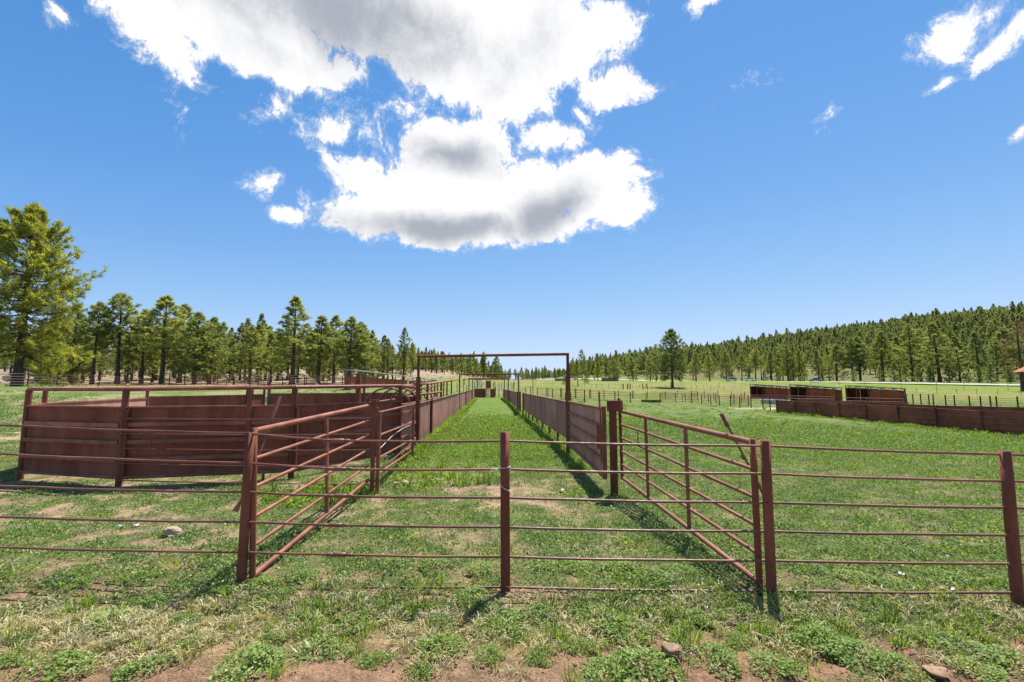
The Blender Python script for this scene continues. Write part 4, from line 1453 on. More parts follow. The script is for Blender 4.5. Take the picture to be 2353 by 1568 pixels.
# ------------------------------------------------------------------ cars on the highway
def car(label, sx, side_off, paint, L=4.6, hatch=False, idx=None):
    k_ = ray(sx / 1.275, HOR)
    tan_ = k_[0] / k_[1]
    i_ = int(np.argmin(np.abs(RP[:, 0] / RP[:, 1] - tan_)))
    p_, a, b = RP[i_], RP[max(i_ - 1, 0)], RP[min(i_ + 1, len(RP) - 1)]
    d = (b - a) / np.linalg.norm(b - a)
    nrm_ = np.array([-d[1], d[0]])
    pos = p_ + nrm_ * side_off
    base = Vector((pos[0], pos[1], float(T(*pos)) + .11))
    rz = math.atan2(d[1], d[0])
    c_ = Thing('car', label, 'car', base)
    M = Matrix.Translation(base) @ Matrix.Rotation(rz, 4, 'Z')
    W_ = .9
    low = [(-.5, .35), (-.5, .62), (-.46, .80), (-.30, .90), (.18, .92), (.44, .78), (.5, .60), (.5, .34)]
    cab = [(-.44, .84), (-.30, 1.32), (-.06, 1.45), (.10, 1.38), (.26, .92)] if not hatch else [(-.47, .86), (-.42, 1.50), (-.1, 1.60), (.10, 1.52), (.27, .92)]

    def loft(prof_, w0, w1, zmid):
        vs_, fs_ = [], []
        for y_ in (-1, 1):
            for x_, z_ in prof_:
                w_ = w0 if z_ < zmid else w1
                vs_.append(M @ Vector((x_ * L, y_ * w_, z_)))
        n_ = len(prof_)
        for k2_ in range(n_):
            j_ = (k2_ + 1) % n_
            fs_.append((k2_, j_, j_ + n_, k2_ + n_))
        fs_.append(tuple(reversed(range(n_))))
        fs_.append(tuple(range(n_, 2 * n_)))
        return MB().add(vs_, fs_)
    c_.part('body', loft(low, W_, W_ * .96, .7), paint)
    c_.part('cabin_glass', loft([(x_ * .97, z_ - .03) for x_, z_ in cab], W_ * .94, W_ * .74, 1.0), M_GLASS)
    rf_ = [(x_, z_) for x_, z_ in cab[1:4]]
    rr_ = loft([(rf_[0][0] + .01, rf_[0][1] - .02), (rf_[0][0] + .02, rf_[0][1] + .02), (rf_[1][0], rf_[1][1] + .03), (rf_[2][0] - .01, rf_[2][1] + .02), (rf_[2][0], rf_[2][1] - .02)], W_ * .76, W_ * .76, 9)
    c_.part('roof', rr_, paint)
    for y_ in (-1, 1):
        for x_ in (-.31, .31):
            w0, w1 = M @ Vector((x_ * L, y_ * W_ * .80, .33)), M @ Vector((x_ * L, y_ * (W_ + .02), .33))
            w2 = M @ Vector((x_ * L, y_ * (W_ + .035), .33))
            wh = c_.part('wheel', MB().tube([w0, w1], .33, 16), M_TYRE)
            c_.part('rim', MB().tube([w0, w2], .2, 12), M_RIM, wh)
        for x_, mt in ((-.502, M_LAMP), (.502, M_WHITE)):
            c_.part('lamp', MB().box(M @ Vector((x_ * L, y_ * .66, .68)), (.06, .34, .13), rz), mt)
        for xx_ in (-.1,):
            c_.part('pillar', MB().bar(M @ Vector((xx_ * L, y_ * W_ * .955, .9)), M @ Vector((xx_ * L, y_ * W_ * .76, 1.42)), .09, .05), paint)
    return c_


car('bright blue car driving on the highway above the middle shelter', 2393, -1.8, M_CARBLUE, 4.7)
car('white car on the highway left of the first shelter', 2187, -1.8, M_CARWHITE, 4.6)
car('silver-white car farther left, on the far lane of the highway', 2139, 2.0, M_CARSILVER, 4.6, True)
car('tiny white car far along the highway behind the alley frame', 1690, 1.9, M_CARWHITE, 4.6)
car('tiny dark red car far along the highway behind the alley frame', 1668, -1.9, M_LAMP, 4.4, True)

# ------------------------------------------------------------------ timber shed eave at the right edge
q = gp(39.5, 31)
ws = Thing('timber_shed', 'orange-brown timber shed with a gable eave poking in at the right edge', 'shed', q)
yy0, yy1 = 29.0, 33.5
xl = Fs(2966, 1093, yy1).x
zl = Fs(2966, 1092, yy1).z
zr = zl + 1.35
xr = xl + 3.2
for s0, s1, x0, z0, x1, z1 in ((0, 1, xl, zl, xr, zr), (0, 1, xr, zr, xr + 3.2, zl)):
    n = 8
    for k in range(n):
        y0, y1 = yy0 + (yy1 - yy0) * k / n, yy0 + (yy1 - yy0) * (k + 1) / n - .01
        ws.part('roof_board', MB().add([(x0, y0, z0), (x1, y0, z1), (x1, y1, z1), (x0, y1, z0), (x0, y0, z0 + .05), (x1, y0, z1 + .05), (x1, y1, z1 + .05), (x0, y1, z0 + .05)],
                                      [(3, 2, 1, 0), (4, 5, 6, 7), (0, 1, 5, 4), (1, 2, 6, 5), (2, 3, 7, 6), (3, 0, 4, 7)]), M_CEDAR)
for k in range(5):
    z_ = zl - .12 - .2 * k
    ws.part('gable_log', MB().tube([(xl + .25 + .18 * k if k else xl + .1, yy0 + .35, z_ + .05), (xr + 2.6, yy0 + .35, z_ + .05)], .10, 10), M_CEDAR)
ws.bar('fascia', (xl + .02, yy0 - .03, zl - .1), (xr, yy0 - .03, zr - .1), .05, .2, M_CEDAR)
for x_ in (xl + .62, xr + 2.4):
    for y_ in (yy0 + .35, yy1 - .3):
        ws.pipe('post', (x_, y_, float(T(x_, y_)) - .2), (x_, y_, zl - .2), .09, M_WOOD, 10)

# ------------------------------------------------------------------ stones
def rock_mesh(seed, mat, flat=.6, sharp=.34):
    r_ = np.random.default_rng(seed)
    bmv, n1, n2 = [], 9, 14
    for i_ in range(n1 + 1):
        th = math.pi * i_ / n1
        for j_ in range(n2):
            ph = 2 * math.pi * j_ / n2
            bmv.append([math.sin(th) * math.cos(ph), math.sin(th) * math.sin(ph), math.cos(th)])
    v = np.array(bmv)
    for k_ in range(16):                         # chop facets
        n_ = r_.normal(0, 1, 3); n_ /= np.linalg.norm(n_)
        dd_ = v @ n_
        lim = r_.uniform(.42, .85)
        v = v - np.maximum(dd_ - lim, 0)[:, None] * n_[None, :]
    v += (np.stack([fbm(v[:, 0] * 2.5 + seed, v[:, 1] * 2.5 + v[:, 2] * 2, 3, seed + k_) for k_ in range(3)], 1) - .5) * sharp
    v[:, 2] *= flat
    f = [(i_ * n2 + j_, i_ * n2 + (j_ + 1) % n2, (i_ + 1) * n2 + (j_ + 1) % n2, (i_ + 1) * n2 + j_) for i_ in range(n1) for j_ in range(n2)]
    return mesh_np('stone', v, f, mat, False)


def stone(label, px, py, wpx, mat, flat=.6, seed=1, rz=0, sink=.3, asp=1.0, group=None, name='stone'):
    g_ = ground_at(px, py)
    r_ = wpx / FPX * g_.y / 2
    o = lone(name, rock_mesh(seed, mat, flat), label, 'stone', (g_.x, g_.y + r_ * .5, float(gz(g_.x, g_.y)) + r_ * flat * (1 - sink)), group)
    o.scale = (r_, r_ * asp, r_)
    o.rotation_euler = (0, 0, rz)
    return o


stone('large rounded tan stone lying in the sparse clover left of the gate', 391, 1236, 42, M_STONE, .62, 3, .3, .15)
stone('blocky red-brown rock on bare soil at the lower right foreground', 1546, 1521, 62, M_LAVA, .7, 5, .7, .2)
stone('low red-brown rock at the bottom edge far right', 2160, 1566, 56, M_LAVA, .6, 8, .2, .4)
stone('white flat stone in the clover right of the right front post', 2074, 1329, 26, M_PALE, .45, 11, -.4, .2, .6)
stone('pale stone pair, left one, beside the bottom rail at right', 2172, 1362, 20, M_STONE, .5, 12, 0, .3, .7)
stone('pale stone pair, right one, beside the bottom rail at right', 2196, 1363, 20, M_PALE, .4, 13, .5, .3, .7)
stone('pale stone half buried left of the tan stone', 310, 1211, 14, M_PALE, .6, 14, 0, .2)
stone('long thin white stone left of the tan stone', 268, 1217, 34, M_PALE, .25, 15, .2, .2, .5)
stone('grey-tan stone near the weeds by the left pipe panel', 930, 1117, 24, M_STONE, .7, 16, .4, .2)
stone('dark stone next to the grey-tan stone by the pipe panel', 909, 1122, 17, M_STONE, .8, 17, .9, .2)
stone('white flat chip of stone on the alley grass in front of the frame', 1119, 1008, 11, M_PALE, .3, 18, 0, .2, .5)
stone('dark red stone on bare soil at the lower left foreground', 343, 1500, 30, M_LAVA, .6, 19, 0, .35)
stone('round dark clod beside the small mallow at bottom centre', 1047, 1537, 14, M_LAVA, .8, 20, 0, .3)
stone('small pale stone by the twine post on worn soil', 1291, 1132, 17, M_PALE, .5, 21, 0, .3)
stone('large grey boulder left of the big pine trunk', 18, 1118 / 1.275 + 4, 34, M_STONE, .7, 25, 0, .1)
rng = np.random.default_rng(14)
for k in range(24):
    px, py = rng.uniform(1000, 2300), rng.uniform(935, 1300)
    if px < 1150 and py > 1000:
        continue
    stone('small flat pale stone scattered on the short grass', px, py, rng.uniform(4, 8), M_PALE if rng.random() < .4 else M_STONE, .3, int(rng.integers(30, 36)), rng.uniform(0, 3), .25, .7, 'small pale stones scattered on the grass')
for k in range(34):
    px, py = rng.uniform(0, 2353), rng.uniform(1470, 1566)
    stone('small dark pebble on the bare red foreground soil', px, py, rng.uniform(5, 13), M_LAVA, .7, int(rng.integers(40, 45)), rng.uniform(0, 3), .3, .8, 'dark pebbles on the foreground soil', 'pebble')
# ------------------------------------------------------------------ pines
def leaf_mat(name, dark, light, trans=.35, rnd=.25):
    m = new_mat(name)
    t = NT(m)
    at = t('ShaderNodeAttribute', attribute_name='tint')
    oi = t('ShaderNodeObjectInfo')
    k = t.mix(at.outputs['Fac'], dark, light)
    k = t.mix(1.0, k, t.mix(oi.outputs['Random'], (1 - rnd, 1 - rnd * .8, 1 - rnd * .5), (1 + rnd, 1 + rnd * .8, 1 + rnd * .3)), 'MULTIPLY')
    b = t('ShaderNodeBsdfPrincipled')
    t.link(k, b.inputs['Base Color'])
    b.inputs['Roughness'].default_value = .5
    b.inputs['Specular IOR Level'].default_value = .25
    tr = t('ShaderNodeBsdfTranslucent')
    t.link(t.mix(1.0, k, (1.25, 1.3, .7), 'MULTIPLY'), tr.inputs['Color'])
    mx = t('ShaderNodeMixShader')
    mx.inputs[0].default_value = trans
    t.link(b.outputs[0], mx.inputs[1])
    t.link(tr.outputs[0], mx.inputs[2])
    t.out(mx.outputs[0])
    return m


M_NEEDLE = leaf_mat('pine_needles', (.155, .18, .06), (.42, .43, .15), .55)
M_NEEDLE_B = leaf_mat('pine_needles_yellow_green', (.17, .19, .04), (.47, .46, .10), .55, .1)
M_NEEDLE_D = leaf_mat('dark_pine_needles', (.135, .165, .068), (.33, .355, .14), .52)
M_YOUNG = leaf_mat('young_pine_needles', (.15, .20, .06), (.34, .39, .12), .48)
M_NEEDLE_H = leaf_mat('hill_pine_needles', (.15, .175, .08), (.38, .39, .16), .52, .4)  # bluish needle tint takes the place of distance haze
M_DEAD = leaf_mat('dead_brown_needles', (.24, .12, .055), (.40, .22, .11), .3)
M_BARK = new_mat('pine_bark')
t = NT(M_BARK)
p = t.pos((1, 1, .25))
k = t.mix(t.step(t.noise(p, 6, 6, .65), .35, .65), (.050, .038, .032), (.135, .095, .072))
t.out(t.surface(k, .95, bump=t.noise(p, 9, 5), bstr=.8, bdist=.05, spec=.1))


def tri_tube(pts, rad, n=5):
    pts = np.asarray(pts, float)
    m = len(pts)
    d = np.gradient(pts, axis=0)
    d /= np.linalg.norm(d, axis=1)[:, None] + 1e-9
    ref = np.array([0, 0, 1.0]) if abs(d[0][2]) < .8 else np.array([1.0, 0, 0])
    s = np.cross(d, ref)
    s /= np.linalg.norm(s, axis=1)[:, None] + 1e-9
    u = np.cross(d, s)
    a = np.linspace(0, 2 * np.pi, n, endpoint=False)
    V = pts[:, None, :] + (s[:, None, :] * np.cos(a)[None, :, None] + u[:, None, :] * np.sin(a)[None, :, None]) * np.asarray(rad)[:, None, None]
    i = np.arange(m - 1)[:, None] * n + np.arange(n)[None, :]
    j = np.arange(m - 1)[:, None] * n + (np.arange(n)[None, :] + 1) % n
    Q = np.stack([i, j, j + n, i + n], -1).reshape(-1, 4)
    return V.reshape(-1, 3), Q


def pine_mesh(seed, H=18, cb=.3, R=3.0, nb=70, tufts=9, tl=.5, tw=.10, nn=9, shape='cone', mat=None, top_round=.0, wood_sides=6, droop=.12, dead_limbs=0, r0=None):
    rng = np.random.default_rng(seed)
    r0 = r0 or H * .0165
    lean = rng.normal(0, .012, 2)
    tz = np.linspace(0, 1, 9)
    trunk = np.stack([lean[0] * H * tz ** 1.5 + .05 * np.sin(5 * tz + seed), lean[1] * H * tz ** 1.5, tz * H * .985 - .3 * (tz == 0)], 1)
    V, Q = tri_tube(trunk, r0 * (1 - tz) ** .8 + .02 + .35 * r0 * np.exp(-tz * 30), wood_sides + 2)
    WV, WQ, n0 = [V], [Q], len(V)
    cen, outd = [], []
    ga = rng.uniform(0, 6.28)

    def prof(q):
        if shape == 'cone':
            return (1 - q) ** .8 * (.45 + .55 * min(1, q / .18)) + .04
        if shape == 'oval':
            return (max(0, 1 - (2 * q - .85) ** 2 / 1.9)) ** .6 * (1 - q ** 4) + .05
        return (1 - q ** 2.2) * (.55 + .45 * min(1, q / .3)) + .06   # full
    for b in range(nb):
        q = (b + rng.uniform(0, 1)) / nb
        q = q ** .92
        z = H * (cb + (1 - cb) * q) * .985
        base = np.array([np.interp(z, trunk[:, 2], trunk[:, 0]), np.interp(z, trunk[:, 2], trunk[:, 1]), z])
        ga += 2.399 + rng.normal(0, .5)
        L = R * prof(q) * rng.uniform(.65, 1.15)
        if rng.random() < .08:
            L *= 1.25
        el0 = -.12 + .85 * q + rng.normal(0, .20)
        h = np.array([math.cos(ga), math.sin(ga), 0])
        s = np.linspace(0, 1, 5)
        bend = droop * (s * (1 - s)) * -2.2 + .10 * s ** 2
        P = base + h * (s * L)[:, None] * math.cos(el0) + np.array([0, 0, 1.0]) * ((s * L) * math.sin(el0) + bend * L)[:, None]
        if L > .5:
            V, Q = tri_tube(P, np.maximum(.012, r0 * .20 * (L / R) * (1 - s) + .010), 3 if wood_sides < 8 else 5)
            WV.append(V)
            WQ.append(Q + n0)
            n0 += len(V)
        side = np.cross(h, [0, 0, 1.0])
        nt = max(2, int(tufts * (.35 + .65 * L / R)))
        ts = rng.uniform(.22, 1.02, nt) ** .6
        for tt in ts:
            c = np.array([np.interp(tt, s, P[:, k_]) for k_ in range(3)])
            spread = L * .30 * (1.15 - tt) + .12 * tl
            c = c + side * rng.normal(0, spread * .75) + np.array([0, 0, 1]) * (rng.normal(0, spread * .62) + .06 * tl)
            cen.append(c)
            outd.append(h * .8 + np.array([0, 0, .55]) + rng.normal(0, .35, 3))
    top = trunk[-1]
    for k_ in range(max(4, tufts)):
        cen.append(top + rng.normal(0, .25, 3) * np.array([tl, tl, tl * 1.2]))
        outd.append(np.array([0, 0, 1.0]) + rng.normal(0, .5, 3))
    for k_ in range(dead_limbs):
        z = H * rng.uniform(cb * .4, cb * 1.1)
        a = rng.uniform(0, 6.28)
        L = R * rng.uniform(.3, .8)
        s = np.linspace(0, 1, 4)
        h = np.array([math.cos(a), math.sin(a), 0])
        P = np.array([trunk[0, 0], trunk[0, 1], z]) + h * (s * L)[:, None] + np.array([0, 0, 1.0]) * (-.25 * s * L + rng.normal(0, .05, 4) * s)[:, None]
        V, Q = tri_tube(P, r0 * .14 * (1 - s) + .01, 4)
        WV.append(V); WQ.append(Q + n0); n0 += len(V)
    cen, outd = np.array(cen), np.array(outd)
    outd /= np.linalg.norm(outd, axis=1)[:, None]
    m = len(cen)
    D = outd[:, None, :] * .75 + rng.normal(0, .55, (m, nn, 3))
    D /= np.linalg.norm(D, axis=2)[:, :, None]
    ln = tl * rng.uniform(.6, 1.15, (m, nn, 1))
    ax = np.cross(D, rng.normal(0, 1, (m, nn, 3)))
    ax /= np.linalg.norm(ax, axis=2)[:, :, None] + 1e-9
    c = cen[:, None, :] + rng.normal(0, tl * .12, (m, nn, 3))
    a_ = c - ax * tw * .5
    b_ = c + ax * tw * .5
    e_ = c + D * ln
    FV = np.stack([a_, b_, e_], 2).reshape(-1, 3)
    FT = np.arange(len(FV)).reshape(-1, 3)
    zf = (cen[:, 2] - H * cb) / (H * (1 - cb))
    tint = np.clip(rng.normal(.42, .26, m), 0, 1)
    tint = np.repeat(tint, nn * 3)
    crown = mesh_np('crown', FV, FT, mat or M_NEEDLE, False, {'tint': ('FLOAT', tint)})
    wood = mesh_np('trunk', np.concatenate(WV), np.concatenate(WQ), M_BARK, True)
    return crown, wood


def set_tree(meshes, name, label, loc, scale, rz, group=None, sxy=1.0):
    o = bpy.data.objects.new(name, None)
    o.empty_display_size = .5
    o.location = loc
    o.rotation_euler = (0, 0, rz)
    o.scale = (scale * sxy, scale * sxy, scale)
    col.objects.link(o)
    o['label'], o['category'] = label, 'tree'
    if group:
        o['group'] = group
    for nm, me in (('crown', meshes[0]), ('trunk', meshes[1])):
        c = bpy.data.objects.new(nm, me)
        c.parent = o
        col.objects.link(c)
    return o


random.seed(21)
# prototypes, all 18 m tall before scaling
PR = {
    'cone': [pine_mesh(100 + i, 18, .16 + .05 * i, 4.4 - .25 * i, 100, 13, .52, .10, 14, 'cone', M_NEEDLE) for i in range(3)],
    'tall': [pine_mesh(120 + i, 18,   .30 + .06 * i, 3.5, 84, 13, .52, .10, 14, 'full', M_NEEDLE) for i in range(3)],
    'full': [pine_mesh(140 + i, 18, .08, 4.6, 112, 14, .52, .10, 14, 'full', M_NEEDLE) for i in range(2)],
    'dark': [pine_mesh(160 + i, 18, .18, 3.6, 92, 12, .52, .10, 14, 'cone', M_NEEDLE_D) for i in range(3)],
    'lone': [pine_mesh(170, 18, .14, 5.0, 130, 18, .5, .09, 14, 'full', M_NEEDLE_D)],
    'young': [pine_mesh(180 + i, 6, .06, 1.9, 46, 8, .42, .12, 9, 'cone', M_YOUNG, r0=.09) for i in range(3)],
    'stem': [pine_mesh(200 + i, 18, .50, 2.7, 46, 11, .52, .10, 13, 'full', M_NEEDLE_D) for i in range(3)],
}


def pine_at(sx, top, base, kind, label, name='pine_tree', group=None, Y=None, sxy=1.0, lean=0):
    """tree whose foot shows at source column sx, row base, and whose tip shows at row top"""
    if Y is None:
        g = Gs(sx, base)
    else:
        d = ray(sx / 1.275, HOR)
        g = gp(d[0] / d[1] * Y, Y)
    z = Fs(sx, top, g.y).z
    H = max(3.0, z - g.z)
    ms = random.choice(PR[kind])
    h0 = 6.0 if kind == 'young' else 18.0
    o = set_tree(ms, name, label, g - Vector((0, 0, .1)), H / h0, random.uniform(0, 6.28), group, sxy)
    return o


# --- the big ponderosa at the left edge
g = Gs(55, 1124); g.y = 55; g.x = (55 - 1500) / 1333 * 55; g.z = float(T(g.x, g.y))
zt = Fs(60, 604, 55).z
Hb = zt - g.z
big = pine_mesh(7, Hb, .17, 5.7, 190, 28, .60, .085, 13, 'oval', M_NEEDLE_B, wood_sides=10, droop=.22, dead_limbs=8, r0=.46)
set_tree(big, 'ponderosa_pine', 'very large yellow-green pine with a thick dark trunk at the left edge', g, 1, .6)
bush = pine_mesh(9, 3.2, .02, 1.7, 26, 12, .36, .07, 11, 'oval', M_NEEDLE_B, r0=.05)
bg_ = gp((152 - 1500) / 1333 * 54, 54)
set_tree(bush, 'pine_sapling', 'low bright yellow-green pine bough beside the foot of the big left pine', bg_, 1, 0)

# --- the row on the left, one by one (source column, tip row, foot row)
LEFT = [
    (268, 886, 'tall', 92, 'tall slim pine just right of the very large left pine'),
    (205, 905, 'full', 96, 'broad pine partly hidden behind the very large left pine'),
    (342, 862, 'tall', 95, 'first tall spire-topped pine right of the very large pine'),
    (412, 908, 'tall', 97, 'slightly lower pine between two tall spire-topped pines on the left'),
    (472, 868, 'tall', 92, 'tall pine with layered boughs, second spire of the left row'),
    (524, 892, 'tall', 100, 'slender round-topped pine behind the second left spire'),
    (568, 915, 'full', 92, 'broad full pine with foliage almost to the ground, left row'),
    (612, 931, 'full', 97, 'rounded full pine at the right end of the first left clump'),
    (678, 994, 'dark', 112, 'low dark pine in the dip of the left tree line'),
    (730, 957, 'full', 96, 'dense bushy pine standing clear left of the tallest central-left pine'),
    (792, 975, 'dark', 104, 'short dark pine directly left of the tallest central-left pine'),
    (855, 871, 'cone', 92, 'tallest ragged pine of the central-left group'),
    (933, 925, 'tall', 96, 'flat-topped pine right of the tallest central-left pine'),
    (977, 925, 'tall', 101, 'twin-topped pine in the middle of the central-left group'),
    (1021, 928, 'tall', 94, 'narrow bare-stemmed pine before the red shed'),
    (1058, 944, 'full', 97, 'full round-shouldered pine above the red shed roof'),
    (1090, 980, 'full', 104, 'bushy pine sloping down right above the red shed'),
    (1120, 1011, 'dark', 118, 'first small dark pine left of the alley frame'),
    (1149, 1011, 'dark', 126, 'second small dark pine left of the alley frame'),
    (1180, 1023, 'cone', 122, 'pointed pine closest to the left post of the alley frame'),
    (1202, 1060, 'dark', 160, 'small far pine tucked behind the alley frame post'),
]
for sx, top, kind, Y, lab in LEFT:
    pine_at(sx, top, 0, kind, lab, Y=Y, group='pines along the left tree line', sxy=random.uniform(1.2, 1.5))
rng = np.random.default_rng(5)
for k in range(120):
    sx = rng.uniform(-120, 1190)
    Y = rng.uniform(104, 210)
    H = rng.uniform(11, 18) * (1 if sx < 900 else .85)
    x = (sx - 1500) / 1333 * Y
    kind = rng.choice(['tall', 'stem', 'dark', 'tall', 'stem'])
    set_tree(random.choice(PR[kind]), 'pine_tree', 'background pine among many trunks deep in the left woods', gp(x, Y, -.1), H / 18, rng.uniform(0, 6.28), 'pines deep in the left woods')
for k in range(46):
    sx = rng.uniform(120, 1110)
    Y = rng.uniform(100, 128)
    H = rng.uniform(9.5, 14.5)
    x = (sx - 1500) / 1333 * Y
    set_tree(random.choice(PR[rng.choice(['full', 'cone', 'tall', 'dark'])]), 'pine_tree', 'lower pine filling the front of the left woods between taller pines', gp(x, Y, -.1), H / 18, rng.uniform(0, 6.28), 'pines filling the front of the left woods', rng.uniform(1.1, 1.5))
for k in range(44):
    f = k / 43
    sx = 1190 + f * 440 + rng.uniform(-6, 6)
    Y = np.interp(f, [0, .3, 1], [230, 330, 560]) * rng.uniform(.9, 1.12)
    H = rng.uniform(9.5, 15)
    x = (sx - 1500) / 1333 * Y
    kind = rng.choice(['dark', 'cone', 'dark', 'tall'])
    set_tree(random.choice(PR[kind]), 'pine_tree', 'small far pine in the distant tree line beyond the alley', gp(x, Y, -.1), H / 18, rng.uniform(0, 6.28), 'pines in the distant central tree line')

# --- lone trees in the pasture
pine_at(1970, 964, 1136, 'lone', 'large lone dark pine standing in the right-hand pasture', sxy=1.25)
pine_at(1693, 1055, 1131, 'tall', 'small lone pine with bare stem beyond the alley frame', sxy=1.1)
pine_at(1718, 1080, 1123, 'young', 'low bushy pine right beside the small lone pasture pine')
pine_at(1654, 1113, 1127, 'young', 'tiny round shrub-like pine in the far pasture', sxy=1.2)
for sx, top, lab in ((1516, 1076, 'left of three pasture-edge pines behind the alley'), (1572, 1077, 'middle of three pasture-edge pines behind the alley'), (1628, 1078, 'right of three pasture-edge pines behind the alley')):
    pine_at(sx + 55, top, 0, 'cone', lab, Y=255)

# --- pines across the road on the right
RIGHT = [(1752, 1060, 250), (1800, 1049, 235), (1855, 1045, 232), (1906, 1040, 230), (2040, 1035, 225), (2080, 1042, 222), (2130, 1030, 220), (2175, 1040, 226), (2215, 1022, 215),
         (2262, 1030, 222), (2310, 1012, 212), (2352, 1030, 216), (2401, 1026, 204), (2453, 1010, 208), (2500, 990, 204), (2522, 986, 206), (2587, 972, 198), (2640, 985, 205),
         (2676, 950, 196), (2700, 965, 204), (2755, 946, 182), (2815, 985, 196), (2874, 972, 180), (2925, 1000, 190), (2960, 960, 196), (2995, 985, 200)]
for rk, (sx, top, Y) in enumerate(RIGHT):
    kind = rng.choice(['cone', 'dark', 'cone', 'full', 'tall'])
    if sx == 2755:
        lab, kind = 'tallest yellow-green conical pine across the road on the right', 'cone'
    elif sx == 2874:
        lab = 'broad pine across the road near the right edge'
    else:
        lab = '%s pine from the left in the front rank across the road' % ORD[rk]
    pine_at(sx, top, 0, kind, lab, Y=Y, group='pines in the front rank across the road', sxy=rng.uniform(1.15, 1.5))
YNG = sorted([(2326, 1080), (2358, 1078), (2580, 1074), (2622, 1062), (2655, 1068), (2726, 1074), (2782, 1066), (2815, 1062), (2868, 1070), (2905, 1066), (2240, 1086), (2690, 1076), (2280, 1088), (2840, 1080), (2960, 1074), (2410, 1090), (2195, 1092), (2505, 1082)])
for rk, (sx, top) in enumerate(YNG):
    tn = (sx - 1500) / 1333
    i_ = int(np.argmin(np.abs(RP[:, 0] / RP[:, 1] - tn)))
    pine_at(sx, top, 0, 'young', '%s young bright green pine from the left along the far road verge' % ORD[rk], 'young_pine', Y=RP[i_][1] + 13 + rng.uniform(0, 4), group='young pines along the far road verge', sxy=rng.uniform(.9, 1.2))
for k in range(75):
    sx = rng.uniform(1690, 3060)
    Y = rng.uniform(205, 300) if sx > 1900 else rng.uniform(245, 340)
    H = rng.uniform(13, 19)
    x = (sx - 1500) / 1333 * Y
    if road_dist(np.array([x]), np.array([float(Y)]))[0][0] < 16:
        continue
    kind = rng.choice(['cone', 'dark', 'tall', 'dark', 'cone', 'stem'])
    set_tree(random.choice(PR[kind]), 'pine_tree', 'pine in the crowded wood behind the front rank across the road', gp(x, Y, -.1), H / 18, rng.uniform(0, 6.28), 'pines in the wood across the road')

# dead-limbed pine at the right edge
dm = pine_mesh(31, 17, .30, 4.2, 34, 9, .5, .09, 9, 'full', M_DEAD, wood_sides=8, dead_limbs=14, r0=.42)
g = gp((2990 - 1500) / 1333 * 120, 120)
set_tree(dm, 'dead_pine', 'gaunt dying pine with rust-brown dead needles at the right edge', g, (Fs(2990, 938, 120).z - g.z) / 17, 1.2)


# ------------------------------------------------------------------ wooded hillside (one mass)
def scatter(name, label, cat, protos, pts, rots, scl, idx, kind='stuff'):
    pc = bpy.data.collections.new(name + '_kinds')
    for i_, me_ in enumerate(protos):
        pc.objects.link(bpy.data.objects.new('%s_kind_%02d' % (name, i_), me_))
    me = bpy.data.meshes.new(name)
    me.vertices.add(len(pts))
    me.vertices.foreach_set('co', np.asarray(pts, np.float32).ravel())
    for nm, ty, arr, key in (('rot', 'FLOAT_VECTOR', rots, 'vector'), ('scl', 'FLOAT_VECTOR', scl, 'vector'), ('idx', 'INT', idx, 'value')):
        a = me.attributes.new(nm, ty, 'POINT')
        a.data.foreach_set(key, np.asarray(arr, np.int32 if ty == 'INT' else np.float32).ravel())
    o = lone(name, me, label, cat, kind=kind)
    ng = bpy.data.node_groups.new(name, 'GeometryNodeTree')
    ng.interface.new_socket('Geometry', in_out='INPUT', socket_type='NodeSocketGeometry')
    ng.interface.new_socket('Geometry', in_out='OUTPUT', socket_type='NodeSocketGeometry')
    N, L = ng.nodes, ng.links
    gi, go = N.new('NodeGroupInput'), N.new('NodeGroupOutput')
    ci = N.new('GeometryNodeCollectionInfo')
    ci.inputs['Collection'].default_value = pc
    ci.inputs['Separate Children'].default_value = True
    ci.inputs['Reset Children'].default_value = True
    ip = N.new('GeometryNodeInstanceOnPoints')
    ip.inputs['Pick Instance'].default_value = True
    at_ = []
    for nm, ty in (('idx', 'INT'), ('rot', 'FLOAT_VECTOR'), ('scl', 'FLOAT_VECTOR')):
        a = N.new('GeometryNodeInputNamedAttribute')
        a.data_type = ty
        a.inputs['Name'].default_value = nm
        at_.append(a.outputs['Attribute'])
    er = N.new('FunctionNodeEulerToRotation')
    L.new(at_[1], er.inputs[0])
    L.new(gi.outputs[0], ip.inputs['Points'])
    L.new(ci.outputs[0], ip.inputs['Instance'])
    L.new(at_[0], ip.inputs['Instance Index'])
    L.new(er.outputs[0], ip.inputs['Rotation'])
    L.new(at_[2], ip.inputs['Scale'])
    L.new(ip.outputs[0], go.inputs[0])
    md = o.modifiers.new('scatter', 'NODES')
    md.node_group = ng
    return o


def joined_tree(seed, **kw):
    c, w_ = pine_mesh(seed, **kw)
    n1, n2 = len(c.vertices), len(w_.vertices)
    v = np.zeros((n1 + n2) * 3, np.float32)
    c.vertices.foreach_get('co', v[:n1 * 3]); w_.vertices.foreach_get('co', v[n1 * 3:])
    me = bpy.data.meshes.new('hill_pine')
    fc = [tuple(p_.vertices) for p_ in c.polygons] + [tuple(i_ + n1 for i_ in p_.vertices) for p_ in w_.polygons]
    me.from_pydata(v.reshape(-1, 3).tolist(), [], fc)
    me.materials.append(c.materials[0]); me.materials.append(M_BARK)
    mi = np.zeros(len(fc), np.int32); mi[len(c.polygons):] = 1
    me.polygons.foreach_set('material_index', mi)
    a = me.attributes.new('tint', 'FLOAT', 'POINT')
    tv = np.zeros(n1 + n2, np.float32)
    buf = np.zeros(n1, np.float32)
    c.attributes['tint'].data.foreach_get('value', buf)
    tv[:n1] = buf
    a.data.foreach_set('value', tv)
    me.update()
    return me


